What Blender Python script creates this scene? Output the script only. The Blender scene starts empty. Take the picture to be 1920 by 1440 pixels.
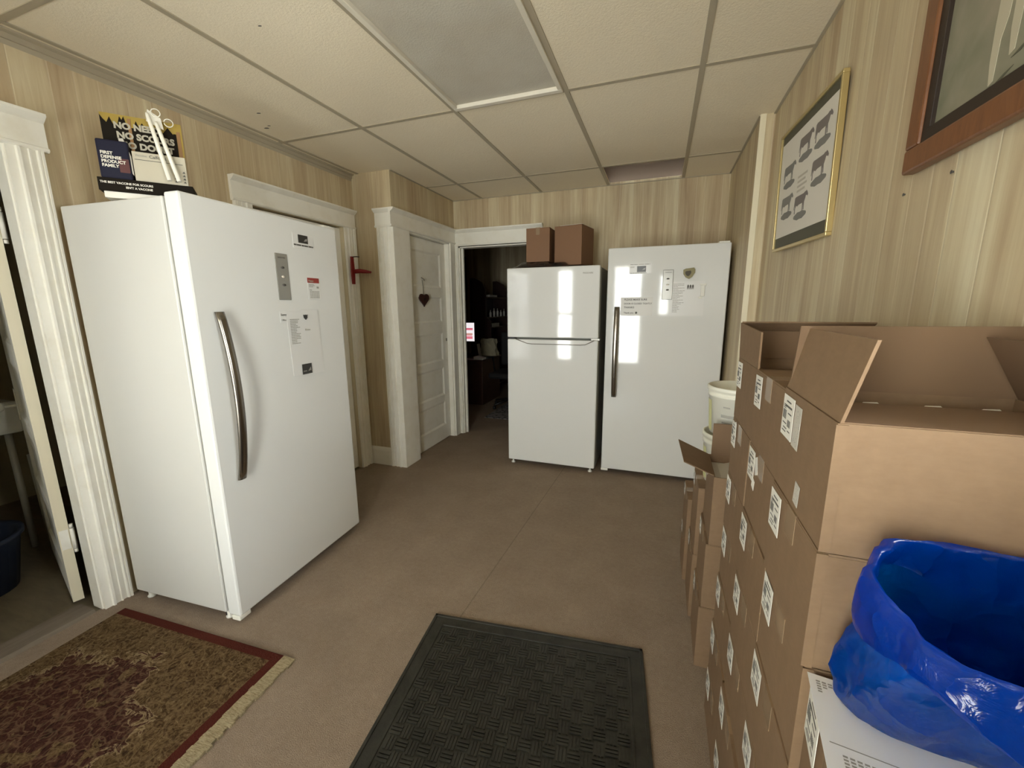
import bpy, bmesh, math, random
from mathutils import Vector, Matrix, noise
R = math.radians
random.seed(7)
sc = bpy.context.scene
COL = sc.collection

# ------------------------------------------------------------------ camera
cam_d = bpy.data.cameras.new('camera')
cam = bpy.data.objects.new('camera', cam_d); COL.objects.link(cam)
cam_d.sensor_fit = 'HORIZONTAL'; cam_d.sensor_width = 36.0
cam_d.lens = 36.0 * 771.06 / 1920.0
cam_d.clip_start = 0.02
_r = Vector((0.94190963, 0.33578248, -0.00750812))
_u = Vector((-0.05605846, 0.17921294, 0.98221188))
_f = Vector((-0.33115509, 0.92473394, -0.18762584))
cam.matrix_world = Matrix(((_r.x, _u.x, -_f.x, 0.0), (_r.y, _u.y, -_f.y, 0.0), (_r.z, _u.z, -_f.z, 1.386), (0, 0, 0, 1)))
sc.camera = cam

# ------------------------------------------------------------------ world, light, exposure
w = bpy.data.worlds.new('overcast_sky'); sc.world = w; w.use_nodes = True
wn = w.node_tree.nodes; wl = w.node_tree.links
bg = wn['Background']
tc = wn.new('ShaderNodeTexCoord'); sp = wn.new('ShaderNodeSeparateXYZ')
nz = wn.new('ShaderNodeTexNoise'); nz.inputs['Scale'].default_value = 5.0; nz.inputs['Detail'].default_value = 4
ad = wn.new('ShaderNodeMath'); ad.operation = 'MULTIPLY_ADD'; ad.inputs[1].default_value = 0.22; ad.inputs[2].default_value = -0.11
sm = wn.new('ShaderNodeMath'); sm.operation = 'ADD'
mr = wn.new('ShaderNodeMapRange'); mr.inputs['From Min'].default_value = -1.0; mr.inputs['From Max'].default_value = 1.0
rp = wn.new('ShaderNodeValToRGB'); el = rp.color_ramp.elements
# sunlit pale ground, a lawn, a line of bushes, then bright overcast sky
for p_, c_ in ((0.0, (.40, .37, .30)), (.38, (.62, .58, .46)), (.445, (.95, .98, .70)), (.487, (1.0, 1.06, .74)), (.497, (.40, .45, .28)), (.518, (.45, .50, .34)), (.532, (2.0, 2.15, 2.2)), (.60, (1.8, 1.95, 2.05)), (.68, (.96, 1.04, 1.10)), (1.0, (.5, .54, .60))):
    e_ = el[0] if p_ == 0.0 else (el[1] if p_ == 1.0 else el.new(p_))
    e_.position = p_; e_.color = (*c_, 1)
wl.new(tc.outputs['Generated'], sp.inputs[0]); wl.new(tc.outputs['Generated'], nz.inputs['Vector'])
wl.new(nz.outputs['Fac'], ad.inputs[0]); wl.new(ad.outputs[0], sm.inputs[0]); wl.new(sp.outputs['Z'], sm.inputs[1])
wl.new(sm.outputs[0], mr.inputs['Value']); wl.new(mr.outputs['Result'], rp.inputs['Fac']); wl.new(rp.outputs['Color'], bg.inputs['Color'])
bg.inputs['Strength'].default_value = 6.0
sc.view_settings.view_transform = 'Standard'
sc.view_settings.look = 'None'
sc.view_settings.gamma = 1.0
sc.view_settings.use_curve_mapping = False
sc.view_settings.exposure = 3.42
sc.cycles.max_bounces = 10
sc.cycles.diffuse_bounces = 7
sc.cycles.use_denoising = True
# window openings in the rear wall (x0, x1, z0, z1): daylight comes in through these
YR = -0.85
OPENINGS = [(-1.76, -1.48, 0.40, 2.00), (-0.79, -0.32, 0.36, 2.04), (-0.05, 0.12, 1.20, 1.88)]
ADDED_WIN = (.08, .54, 1.20, 2.10)    # invented window, unseen, added in the right wall for side light (y0, y1, z0, z1)
for (a, b, c, d) in OPENINGS:
    L = bpy.data.lights.new('window_portal', 'AREA'); L.shape = 'RECTANGLE'
    L.size = b - a; L.size_y = d - c
    L.cycles.is_portal = True
    lo = bpy.data.objects.new('window_portal', L); COL.objects.link(lo)
    lo.location = ((a + b) / 2, YR - 0.11, (c + d) / 2); lo.rotation_euler = (R(90), 0, 0)
for (xx, ry, (y0, y1, z0, z1)) in ((.66, R(90), ADDED_WIN),):
    L = bpy.data.lights.new('window_portal', 'AREA'); L.shape = 'RECTANGLE'; L.size = z1 - z0; L.size_y = y1 - y0; L.cycles.is_portal = True
    lo = bpy.data.objects.new('window_portal', L); COL.objects.link(lo); lo.location = (xx, (y0 + y1) / 2, (z0 + z1) / 2); lo.rotation_euler = (0, ry, 0)

# ------------------------------------------------------------------ materials
def pmat(name, col, rough=0.6, metal=0.0, spec=0.5, coat=0.0):
    m = bpy.data.materials.new(name); m.use_nodes = True
    b = m.node_tree.nodes['Principled BSDF']
    b.inputs['Base Color'].default_value = (*col, 1)
    b.inputs['Roughness'].default_value = rough
    b.inputs['Metallic'].default_value = metal
    b.inputs['Specular IOR Level'].default_value = spec
    b.inputs['Coat Weight'].default_value = coat
    return m
class N:
    """small node-graph helper"""
    def __init__(s, m): s.m = m; s.t = m.node_tree; s.b = s.t.nodes['Principled BSDF']
    def n(s, typ, **kw):
        x = s.t.nodes.new(typ)
        for k, v in kw.items(): setattr(x, k, v)
        return x
    def l(s, a, b): s.t.links.new(a, b)
    def obj(s): return s.n('ShaderNodeTexCoord').outputs['Object']
    def mapping(s, src, scale=(1, 1, 1), loc=(0, 0, 0), rot=(0, 0, 0)):
        x = s.n('ShaderNodeMapping'); x.inputs['Scale'].default_value = scale
        x.inputs['Location'].default_value = loc; x.inputs['Rotation'].default_value = rot
        s.l(src, x.inputs['Vector']); return x.outputs[0]
    def noise(s, src, scale, detail=4, rough=0.6, dist=0.0):
        x = s.n('ShaderNodeTexNoise'); x.inputs['Scale'].default_value = scale
        x.inputs['Detail'].default_value = detail; x.inputs['Roughness'].default_value = rough
        x.inputs['Distortion'].default_value = dist
        s.l(src, x.inputs['Vector']); return x.outputs['Fac']
    def ramp(s, src, stops, interp='LINEAR'):
        x = s.n('ShaderNodeValToRGB'); x.color_ramp.interpolation = interp
        e = x.color_ramp.elements
        while len(e) < len(stops): e.new(0.5)
        for el, (p, c) in zip(e, stops):
            el.position = p; el.color = (*c, 1) if len(c) == 3 else c
        s.l(src, x.inputs['Fac']); return x.outputs['Color']
    def mix(s, fac, a, b, mode='MIX'):
        x = s.n('ShaderNodeMix', data_type='RGBA', blend_type=mode)
        for inp, v in ((0, fac), (6, a), (7, b)):
            if hasattr(v, 'is_output') or hasattr(v, 'links'): s.l(v, x.inputs[inp])
            elif inp == 0: x.inputs[0].default_value = v
            else: x.inputs[inp].default_value = (*v, 1)
        return x.outputs[2]
    def math(s, op, a, b=None, c=None):
        x = s.n('ShaderNodeMath', operation=op)
        for i, v in enumerate((a, b, c)):
            if v is None: continue
            if hasattr(v, 'links'): s.l(v, x.inputs[i])
            else: x.inputs[i].default_value = v
        return x.outputs[0]
    def sep(s, src):
        x = s.n('ShaderNodeSeparateXYZ'); s.l(src, x.inputs[0]); return x.outputs
    def color(s, c): s.l(c, s.b.inputs['Base Color'])
    def bump(s, h, strength=0.3, dist=0.005):
        x = s.n('ShaderNodeBump'); x.inputs['Strength'].default_value = strength
        x.inputs['Distance'].default_value = dist
        s.l(h, x.inputs['Height']); s.l(x.outputs[0], s.b.inputs['Normal'])

def paneling(name, axis, ph):
    """printed wood-grain sheet panelling with narrow pale grooves; planks run along z, spaced along the axis"""
    m = pmat(name, (0.5, 0.4, 0.25), 0.55, spec=0.25); g = N(m)
    o = g.obj(); s = g.sep(o); t = s['XYZ'.index(axis)]
    t2 = g.math('ADD', t, ph)
    fr = g.math('FRACT', g.math('DIVIDE', t2, 0.813))
    k = lambda v: (v, v, v)
    tone = g.ramp(fr, [(0, k(.42)), (.13, k(.62)), (.25, k(.36)), (.42, k(.55)), (.50, k(.44)), (.66, k(.66)), (.80, k(.38)), (.9, k(.52))], 'CONSTANT')
    st = [(0, k(1)), (.004, k(0))]
    for p_ in (.13, .25, .42, .50, .66, .80, .9):
        st += [(p_ - .004, k(0)), (p_, k(1)), (p_ + .004, k(0))]
    groove = g.ramp(fr, st)
    sc3 = [1, 1, 1]; sc3['XYZ'.index(axis)] = 26; sc3[2] = 1.1
    grain = g.noise(g.mapping(o, tuple(sc3)), 1.6, 8, 0.68, 0.5)
    sc4 = [1, 1, 1]; sc4['XYZ'.index(axis)] = 7; sc4[2] = .55
    blot = g.noise(g.mapping(o, tuple(sc4), (3, 5, 1)), 1.3, 3, 0.55, 0.8)
    f = g.math('ADD', g.math('MULTIPLY', grain, .52), g.math('MULTIPLY', blot, .62))
    f = g.math('ADD', f, g.math('MULTIPLY', tone, .34))
    f = g.math('SUBTRACT', f, .215)
    c = g.ramp(f, [(.20, (.325, .228, .140)), (.40, (.49, .382, .246)), (.56, (.595, .502, .330)), (.76, (.73, .665, .475))])
    c = g.mix(g.math('MULTIPLY', groove, .55), c, (.76, .69, .52))
    g.color(c)
    g.bump(g.math('SUBTRACT', g.math('MULTIPLY', grain, .25), groove), 0.25, 0.003)
    return m
M = {}
M['panel_y'] = paneling('wood_grain_paneling_along_y', 'Y', .33)
M['panel_x'] = paneling('wood_grain_paneling_along_x', 'X', .12)
def mk_paint():
    m = pmat('white_trim_paint', (.90, .89, .82), .38, spec=.45); g = N(m)
    o = g.obj(); n = g.noise(o, 9, 5); n2 = g.noise(o, 60, 3)
    g.color(g.ramp(n, [(.28, (.84, .815, .72)), (.5, (.90, .885, .81)), (.75, (.92, .91, .84))]))
    g.bump(n2, .12, .002); return m
M['paint'] = mk_paint()
M['old_edge'] = pmat('cream_door_edge_paint', (.80, .74, .56), .5)
def mk_tile():
    m = pmat('ceiling_tile_board', (.66, .57, .42), .9, spec=.1); g = N(m)
    o = g.obj(); n = g.noise(o, 120, 3, .7); n2 = g.noise(o, 1.3, 3)
    c = g.ramp(n2, [(.3, (.86, .785, .625)), (.7, (.90, .83, .675))])
    g.color(g.mix(g.math('MULTIPLY', n, .35), c, (.64, .55, .41), 'MIX')); g.bump(n, .5, .004); return m
M['tile'] = mk_tile()
M['grid'] = pmat('dull_grid_bar', (.42, .37, .275), .55)
M['fixture'] = pmat('white_fixture_enamel', (.74, .70, .60), .45)
def mk_diff():
    m = pmat('grey_prismatic_diffuser', (.30, .29, .255), .45, spec=.3); g = N(m)
    o = g.obj(); n = g.noise(o, 3, 3); g.color(g.ramp(n, [(.3, (.50, .465, .39)), (.7, (.58, .56, .49))]))
    v = g.n('ShaderNodeTexVoronoi'); v.inputs['Scale'].default_value = 140; g.l(o, v.inputs['Vector'])
    g.bump(v.outputs['Distance'], .3, .002); return m
M['diffuser'] = mk_diff()
def mk_carpet():
    m = pmat('brown_carpet', (.16, .12, .09), .95, spec=.1); g = N(m)
    o = g.obj(); n = g.noise(o, 260, 2, .8); n2 = g.noise(o, 5, 4); n3 = g.noise(o, 45, 3)
    f = g.math('ADD', g.math('MULTIPLY', n, .55), g.math('ADD', g.math('MULTIPLY', n2, .25), g.math('MULTIPLY', n3, .2)))
    c = g.ramp(f, [(.3, (.205, .155, .112)), (.5, (.295, .228, .170)), (.68, (.385, .305, .235))])
    s = g.sep(o)
    seam = g.math('LESS_THAN', g.math('ABSOLUTE', g.math('ADD', g.math('ADD', s['X'], .83), g.math('MULTIPLY', s['Y'], -.035))), .0035)
    seam = g.math('MULTIPLY', seam, g.math('GREATER_THAN', s['Y'], 1.45))
    g.color(g.mix(g.math('MULTIPLY', seam, .28), c, (.07, .05, .04)))
    g.bump(n, .6, .006); return m
M['carpet'] = mk_carpet()
def mk_wood(name, c0, c1, rough=.4, scale=(1, 14, 14)):
    m = pmat(name, c0, rough); g = N(m)
    o = g.obj(); n = g.noise(g.mapping(o, scale), 3, 6, .65, .6)
    g.color(g.ramp(n, [(.3, c0), (.7, c1)])); g.bump(n, .1, .001); return m
M['oldfloor'] = mk_wood('worn_olive_floor', (.11, .087, .05), (.17, .135, .08), .6, (2, 9, 2))
M['threshold'] = mk_wood('grey_brown_threshold', (.15, .118, .086), (.20, .165, .125), .8, (14, 2, 14))
def mk_enamel():
    m = pmat('white_appliance_enamel', (.77, .78, .765), .055, spec=.5); g = N(m)
    o = g.obj(); n = g.noise(o, 240, 2, .5); n2 = g.noise(o, 6, 3)
    g.bump(g.math('ADD', g.math('MULTIPLY', n, .4), n2), .008, .004); return m
M['enamel'] = mk_enamel()
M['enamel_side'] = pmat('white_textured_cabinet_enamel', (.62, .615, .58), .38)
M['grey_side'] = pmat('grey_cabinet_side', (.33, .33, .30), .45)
M['gasket'] = pmat('grey_gasket', (.22, .22, .19), .7)
M['black'] = pmat('black_plastic', (.012, .012, .012), .45)
M['white_plastic'] = pmat('white_plastic', (.80, .79, .72), .35)
def mk_steel():
    m = pmat('brushed_steel', (.30, .275, .24), .24, 1.0); g = N(m)
    n = g.noise(g.mapping(g.obj(), (160, 160, 3)), 2, 3); g.bump(n, .06, .001); return m
M['steel'] = mk_steel()
M['panelgrey'] = pmat('grey_control_panel', (.33, .32, .285), .22, .3)
M['chrome'] = pmat('chrome_hinge', (.62, .60, .52), .25, .9)
def mk_card():
    m = pmat('corrugated_cardboard', (.42, .28, .165), .75, spec=.2); g = N(m)
    o = g.obj(); n = g.noise(o, 30, 5); n2 = g.noise(g.mapping(o, (1, 1, 3)), 45, 3)
    f = g.math('ADD', g.math('MULTIPLY', n, .6), g.math('MULTIPLY', n2, .4))
    g.color(g.ramp(f, [(.3, (.205, .132, .076)), (.7, (.240, .158, .093))])); g.bump(n2, .08, .002); return m
M['card'] = mk_card()
M['card_in_shade'] = pmat('cardboard_inside_painted_shade', (.19, .122, .073), .8, spec=.2)  # shade on the open flaps is painted in as a darker brown
M['card_red'] = pmat('reddish_cardboard', (.24, .135, .078), .7, spec=.2)
M['tape'] = pmat('clear_packing_tape', (.30, .21, .13), .18)
M['label'] = pmat('white_label_paper', (.78, .76, .69), .5)
M['label_grey'] = pmat('speckled_grey_label_paper', (.52, .49, .43), .6)
M['ink'] = pmat('dark_grey_ink', (.10, .095, .085), .6)
M['ink_soft'] = pmat('faded_grey_ink', (.36, .35, .31), .6)
M['paper'] = pmat('white_paper', (.90, .90, .89), .55)
M['papersheet'] = pmat('laminated_sheet', (.76, .76, .745), .3)
M['notice_paper'] = pmat('pale_grey_notice_paper', (.68, .67, .63), .4)
M['gold'] = pmat('gold_frame_metal', (.62, .50, .24), .32, .75)
M['mat_dark'] = pmat('dark_olive_mat_board', (.085, .082, .055), .6)
M['poster'] = pmat('poster_paper', (.72, .69, .62), .5)
M['poster_ink'] = pmat('poster_grey_ink', (.20, .175, .165), .6)
M['poster_ink2'] = pmat('poster_slate_ink', (.22, .215, .20), .6)
M['poster_ink3'] = pmat('poster_pale_ink', (.50, .47, .40), .6)
M['framewood'] = mk_wood('reddish_brown_frame_wood', (.15, .058, .022), (.235, .095, .036), .35, (20, 4, 4))
M['liner'] = pmat('black_frame_liner', (.028, .017, .011), .5)
def mk_canvas():
    m = pmat('green_grey_painted_canvas', (.25, .25, .17), .6); g = N(m)
    o = g.obj(); n = g.noise(o, 3.2, 4, .6, .8); n2 = g.noise(o, 40, 4)
    c = g.ramp(n, [(.30, (.065, .12, .075)), (.45, (.185, .19, .125)), (.6, (.27, .25, .18)), (.75, (.36, .29, .22))])
    g.color(g.mix(g.math('MULTIPLY', n2, .3), c, (.30, .28, .21))); return m
M['canvas'] = mk_canvas()
M['canvas_white'] = pmat('cream_painted_strokes', (.50, .46, .34), .6)
M['canvas_dark'] = pmat('dark_painted_strokes', (.10, .095, .06), .6)
M['glass'] = None
def mk_glass():
    m = bpy.data.materials.new('window_glass'); m.use_nodes = True; t = m.node_tree
    for x in list(t.nodes): t.nodes.remove(x)
    o = t.nodes.new('ShaderNodeOutputMaterial'); mx = t.nodes.new('ShaderNodeMixShader'); fr = t.nodes.new('ShaderNodeFresnel')
    a = t.nodes.new('ShaderNodeBsdfTransparent'); b = t.nodes.new('ShaderNodeBsdfGlossy')
    a.inputs[0].default_value = (.96, .97, .96, 1); b.inputs['Roughness'].default_value = .02
    t.links.new(fr.outputs[0], mx.inputs[0]); t.links.new(a.outputs[0], mx.inputs[1]); t.links.new(b.outputs[0], mx.inputs[2]); t.links.new(mx.outputs[0], o.inputs[0])
    return m
M['glass'] = mk_glass()
M['rubber'] = pmat('black_rubber_mat', (.020, .020, .016), .42, spec=.5)
def mk_rubber():
    m = M['rubber']; g = N(m); o = g.obj()
    n = g.noise(o, 14, 3); g.color(g.ramp(n, [(.35, (.016, .0155, .011)), (.7, (.036, .034, .025))]))
    n2 = g.noise(o, 60, 3); g.bump(n2, .4, .004)
mk_rubber()
def mk_rug():
    m = pmat('oriental_rug_pile', (.2, .12, .06), .95, spec=.1); g = N(m)
    o = g.obj(); s = g.sep(o)
    # distance to the nearest edge (rug local: 0..W, -L..0) picks the border bands
    n = g.noise(o, 34, 6, .72, 2.4); n2 = g.noise(o, 11, 4, .6, 2.2); fine = g.noise(o, 170, 2, .7)
    v = g.n('ShaderNodeTexVoronoi'); v.inputs['Scale'].default_value = 24; v.feature = 'DISTANCE_TO_EDGE'
    dv = g.n('ShaderNodeVectorMath', operation='ADD')
    nn = g.n('ShaderNodeTexNoise'); nn.inputs['Scale'].default_value = 12; g.l(o, nn.inputs['Vector'])
    ms = g.n('ShaderNodeVectorMath', operation='SCALE'); ms.inputs['Scale'].default_value = .12; g.l(nn.outputs['Color'], ms.inputs[0])
    g.l(o, dv.inputs[0]); g.l(ms.outputs[0], dv.inputs[1]); g.l(dv.outputs[0], v.inputs['Vector'])
    tend = g.ramp(v.outputs['Distance'], [(.02, (1, 1, 1)), (.10, (0, 0, 0))])
    gold = g.ramp(n, [(.36, (.028, .013, .007)), (.45, (.072, .040, .017)), (.53, (.125, .080, .034)), (.60, (.15, .10, .046)), (.68, (.25, .185, .10))])
    red = g.ramp(n, [(.36, (.014, .005, .005)), (.47, (.045, .012, .010)), (.57, (.072, .026, .018)), (.66, (.15, .094, .050))])
    # scalloped medallion
    cx = g.math('SUBTRACT', s['X'], .36); cy = g.math('ADD', s['Y'], .60)
    rr = g.math('SQRT', g.math('ADD', g.math('POWER', g.math('DIVIDE', cx, .36), 2), g.math('POWER', g.math('DIVIDE', cy, .42), 2)))
    an = g.math('ARCTAN2', cy, cx)
    sc_ = g.math('ADD', rr, g.math('MULTIPLY', g.math('SINE', g.math('MULTIPLY', an, 8)), .09))
    sc_ = g.math('ADD', sc_, g.math('MULTIPLY', g.math('SUBTRACT', n2, .5), .75))
    med = g.math('LESS_THAN', sc_, 1.0)
    ring = g.math('LESS_THAN', g.math('ABSOLUTE', g.math('SUBTRACT', sc_, 1.0)), .022)
    blot = g.math('GREATER_THAN', g.noise(g.mapping(o, (1, 1, 1), (4, 2, 0)), 9, 3, .5, 1.0), .585)
    med2 = g.math('MULTIPLY', med, g.math('SUBTRACT', 1.0, blot))
    c = g.mix(med2, gold, red)
    c = g.mix(g.math('MULTIPLY', tend, .22), c, (.34, .24, .12))
    c = g.mix(g.math('MULTIPLY', ring, .6), c, (.36, .27, .15))
    ex = g.math('MINIMUM', s['X'], g.math('SUBTRACT', .935, s['X']))
    ey = g.math('MINIMUM', g.math('MULTIPLY', s['Y'], -1.0), g.math('ADD', s['Y'], 1.40))
    edge = g.math('MINIMUM', ex, ey)
    ex2 = g.math('MINIMUM', g.math('SUBTRACT', .935, s['X']), ey)
    band = g.math('LESS_THAN', ex2, .037)
    c = g.mix(band, c, (.080, .014, .010))
    c = g.mix(g.math('MULTIPLY', fine, .35), c, (.05, .03, .015))
    g.color(c); g.bump(g.math('ADD', n, fine), .5, .006); return m
M['rug'] = mk_rug()
def mk_fringe():
    m = pmat('cream_rug_binding', (.38, .31, .19), .95, spec=.1); g = N(m)
    n = g.noise(g.mapping(g.obj(), (1, 4, 1)), 60, 4, .7); g.color(g.ramp(n, [(.3, (.22, .17, .09)), (.6, (.42, .35, .22))])); g.bump(n, .8, .006); return m
M['fringe'] = mk_fringe()
def mk_bag():
    m = bpy.data.materials.new('blue_plastic_film'); m.use_nodes = True; g = N(m); t = m.node_tree
    b = g.b; b.inputs['Base Color'].default_value = (.0, .024, .17, 1); b.inputs['Roughness'].default_value = .16
    b.inputs['Specular IOR Level'].default_value = .6
    o = g.obj(); n = g.noise(o, 40, 4, .6, .6)
    nn = g.n('ShaderNodeTexNoise'); nn.inputs['Scale'].default_value = 11; nn.inputs['Detail'].default_value = 3; g.l(o, nn.inputs['Vector'])
    ms = g.n('ShaderNodeVectorMath', operation='SCALE'); ms.inputs['Scale'].default_value = .10; g.l(nn.outputs['Color'], ms.inputs[0])
    dv = g.n('ShaderNodeVectorMath', operation='ADD'); g.l(o, dv.inputs[0]); g.l(ms.outputs[0], dv.inputs[1])
    v = g.n('ShaderNodeTexVoronoi'); v.inputs['Scale'].default_value = 13; g.l(g.mapping(dv.outputs[0], (1.2, 1.2, .7)), v.inputs['Vector'])
    h = g.math('ADD', g.math('MULTIPLY', n, .12), v.outputs['Distance'])
    bp = g.n('ShaderNodeBump'); bp.inputs['Strength'].default_value = .75; bp.inputs['Distance'].default_value = .022
    g.l(h, bp.inputs['Height']); g.l(bp.outputs[0], b.inputs['Normal'])
    tr = g.n('ShaderNodeBsdfTranslucent'); tr.inputs['Color'].default_value = (.0, .24, .95, 1); g.l(bp.outputs[0], tr.inputs['Normal'])
    mx = g.n('ShaderNodeMixShader'); mx.inputs[0].default_value = .36
    g.l(b.outputs[0], mx.inputs[1]); g.l(tr.outputs[0], mx.inputs[2])
    g.l(mx.outputs[0], t.nodes['Material Output'].inputs['Surface']); return m
M['bag'] = mk_bag()
M['blackbag'] = pmat('black_glossy_plastic_film', (.010, .010, .011), .18)
N(M['blackbag']).bump(N(M['blackbag']).noise(N(M['blackbag']).obj(), 22, 4, .6, 1.0), .7, .01)
M['red'] = pmat('red_enamel', (.24, .012, .012), .4)
M['yellow'] = pmat('mustard_print', (.33, .23, .035), .5)
M['print_black'] = pmat('black_print', (.012, .009, .006), .7, spec=.1)
M['print_orange'] = pmat('orange_brown_print', (.27, .14, .05), .5)
M['print_white'] = pmat('white_lettering', (.75, .72, .64), .5)
M['print_grey'] = pmat('grey_lettering', (.42, .39, .31), .5)
M['navy'] = pmat('navy_print', (.011, .011, .028), .5, spec=.2)
M['maroon'] = pmat('maroon_print', (.085, .018, .016), .45)
M['brochure'] = pmat('pale_grey_brochure', (.50, .46, .36), .5)
M['tube'] = pmat('white_translucent_tube', (.85, .83, .74), .3)
M['mag_black'] = pmat('black_photo_magnet', (.035, .034, .030), .3)
M['mag_grey'] = pmat('grey_photo_print', (.30, .29, .26), .3)
M['badge'] = pmat('olive_metal_badge', (.17, .145, .065), .35, .4)
M['badge_dark'] = pmat('dark_metal_badge_centre', (.045, .035, .018), .4, .4)
M['cal_red'] = pmat('red_print', (.33, .045, .035), .45)
M['heart'] = pmat('dark_red_wood', (.045, .016, .012), .4)
M['heart_dark'] = pmat('dark_carved_wood', (.025, .012, .010), .5)
M['string'] = pmat('grey_cord', (.22, .20, .16), .8)
M['darkwood'] = mk_wood('dark_mahogany', (.020, .007, .005), (.036, .013, .009), .4, (3, 3, 20))
M['deskwood'] = mk_wood('dark_brown_desk_wood', (.055, .024, .014), (.085, .038, .022), .45, (3, 3, 20))
M['screen_black'] = M['black']
def emit(name, c, s):
    m = bpy.data.materials.new(name); m.use_nodes = True; b = m.node_tree.nodes['Principled BSDF']
    b.inputs['Base Color'].default_value = (*[x * .2 for x in c], 1)
    b.inputs['Emission Color'].default_value = (*c, 1); b.inputs['Emission Strength'].default_value = s; return m
M['scr_white'] = emit('lit_screen_white', (1.0, .93, .95), .085)
M['scr_pink'] = emit('lit_screen_pink', (.80, .20, .26), .085)
M['scr_red'] = emit('lit_screen_crimson', (.60, .05, .12), .085)
M['scr_green'] = emit('lit_screen_olive', (.42, .40, .25), .085)
M['beige_cloth'] = pmat('beige_paper_bag', (.36, .32, .21), .8)
M['chair_black'] = pmat('black_chair_fabric', (.012, .012, .013), .8)
M['bluegrey_rug'] = pmat('grey_patterned_rug', (.12, .115, .11), .95)
def mk_bgrug():
    g = N(M['bluegrey_rug']); v = g.n('ShaderNodeTexVoronoi'); v.inputs['Scale'].default_value = 22; g.l(g.obj(), v.inputs['Vector'])
    g.color(g.ramp(v.outputs['Distance'], [(.25, (.05, .045, .05)), (.5, (.26, .25, .24))]))
mk_bgrug()
M['porcelain'] = pmat('white_porcelain', (.75, .76, .70), .2)
M['bluetub'] = pmat('dark_blue_plastic', (.015, .022, .045), .4)
M['pipe'] = pmat('grey_painted_pipe', (.34, .33, .28), .4)
M['glassknob'] = pmat('clear_glass_knob', (.70, .70, .62), .08, 0, .8)
M['drywall'] = pmat('plain_dull_wall', (.30, .265, .17), .9)
M['void'] = pmat('brown_board_above_ceiling', (.27, .21, .17), .9)
M['grass'] = pmat('grass_lawn', (.16, .22, .09), .95)
M['bucket'] = pmat('white_bucket_plastic', (.80, .79, .69), .35)
M['bucket_y'] = pmat('yellow_green_bucket_print', (.62, .62, .30), .4)

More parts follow.
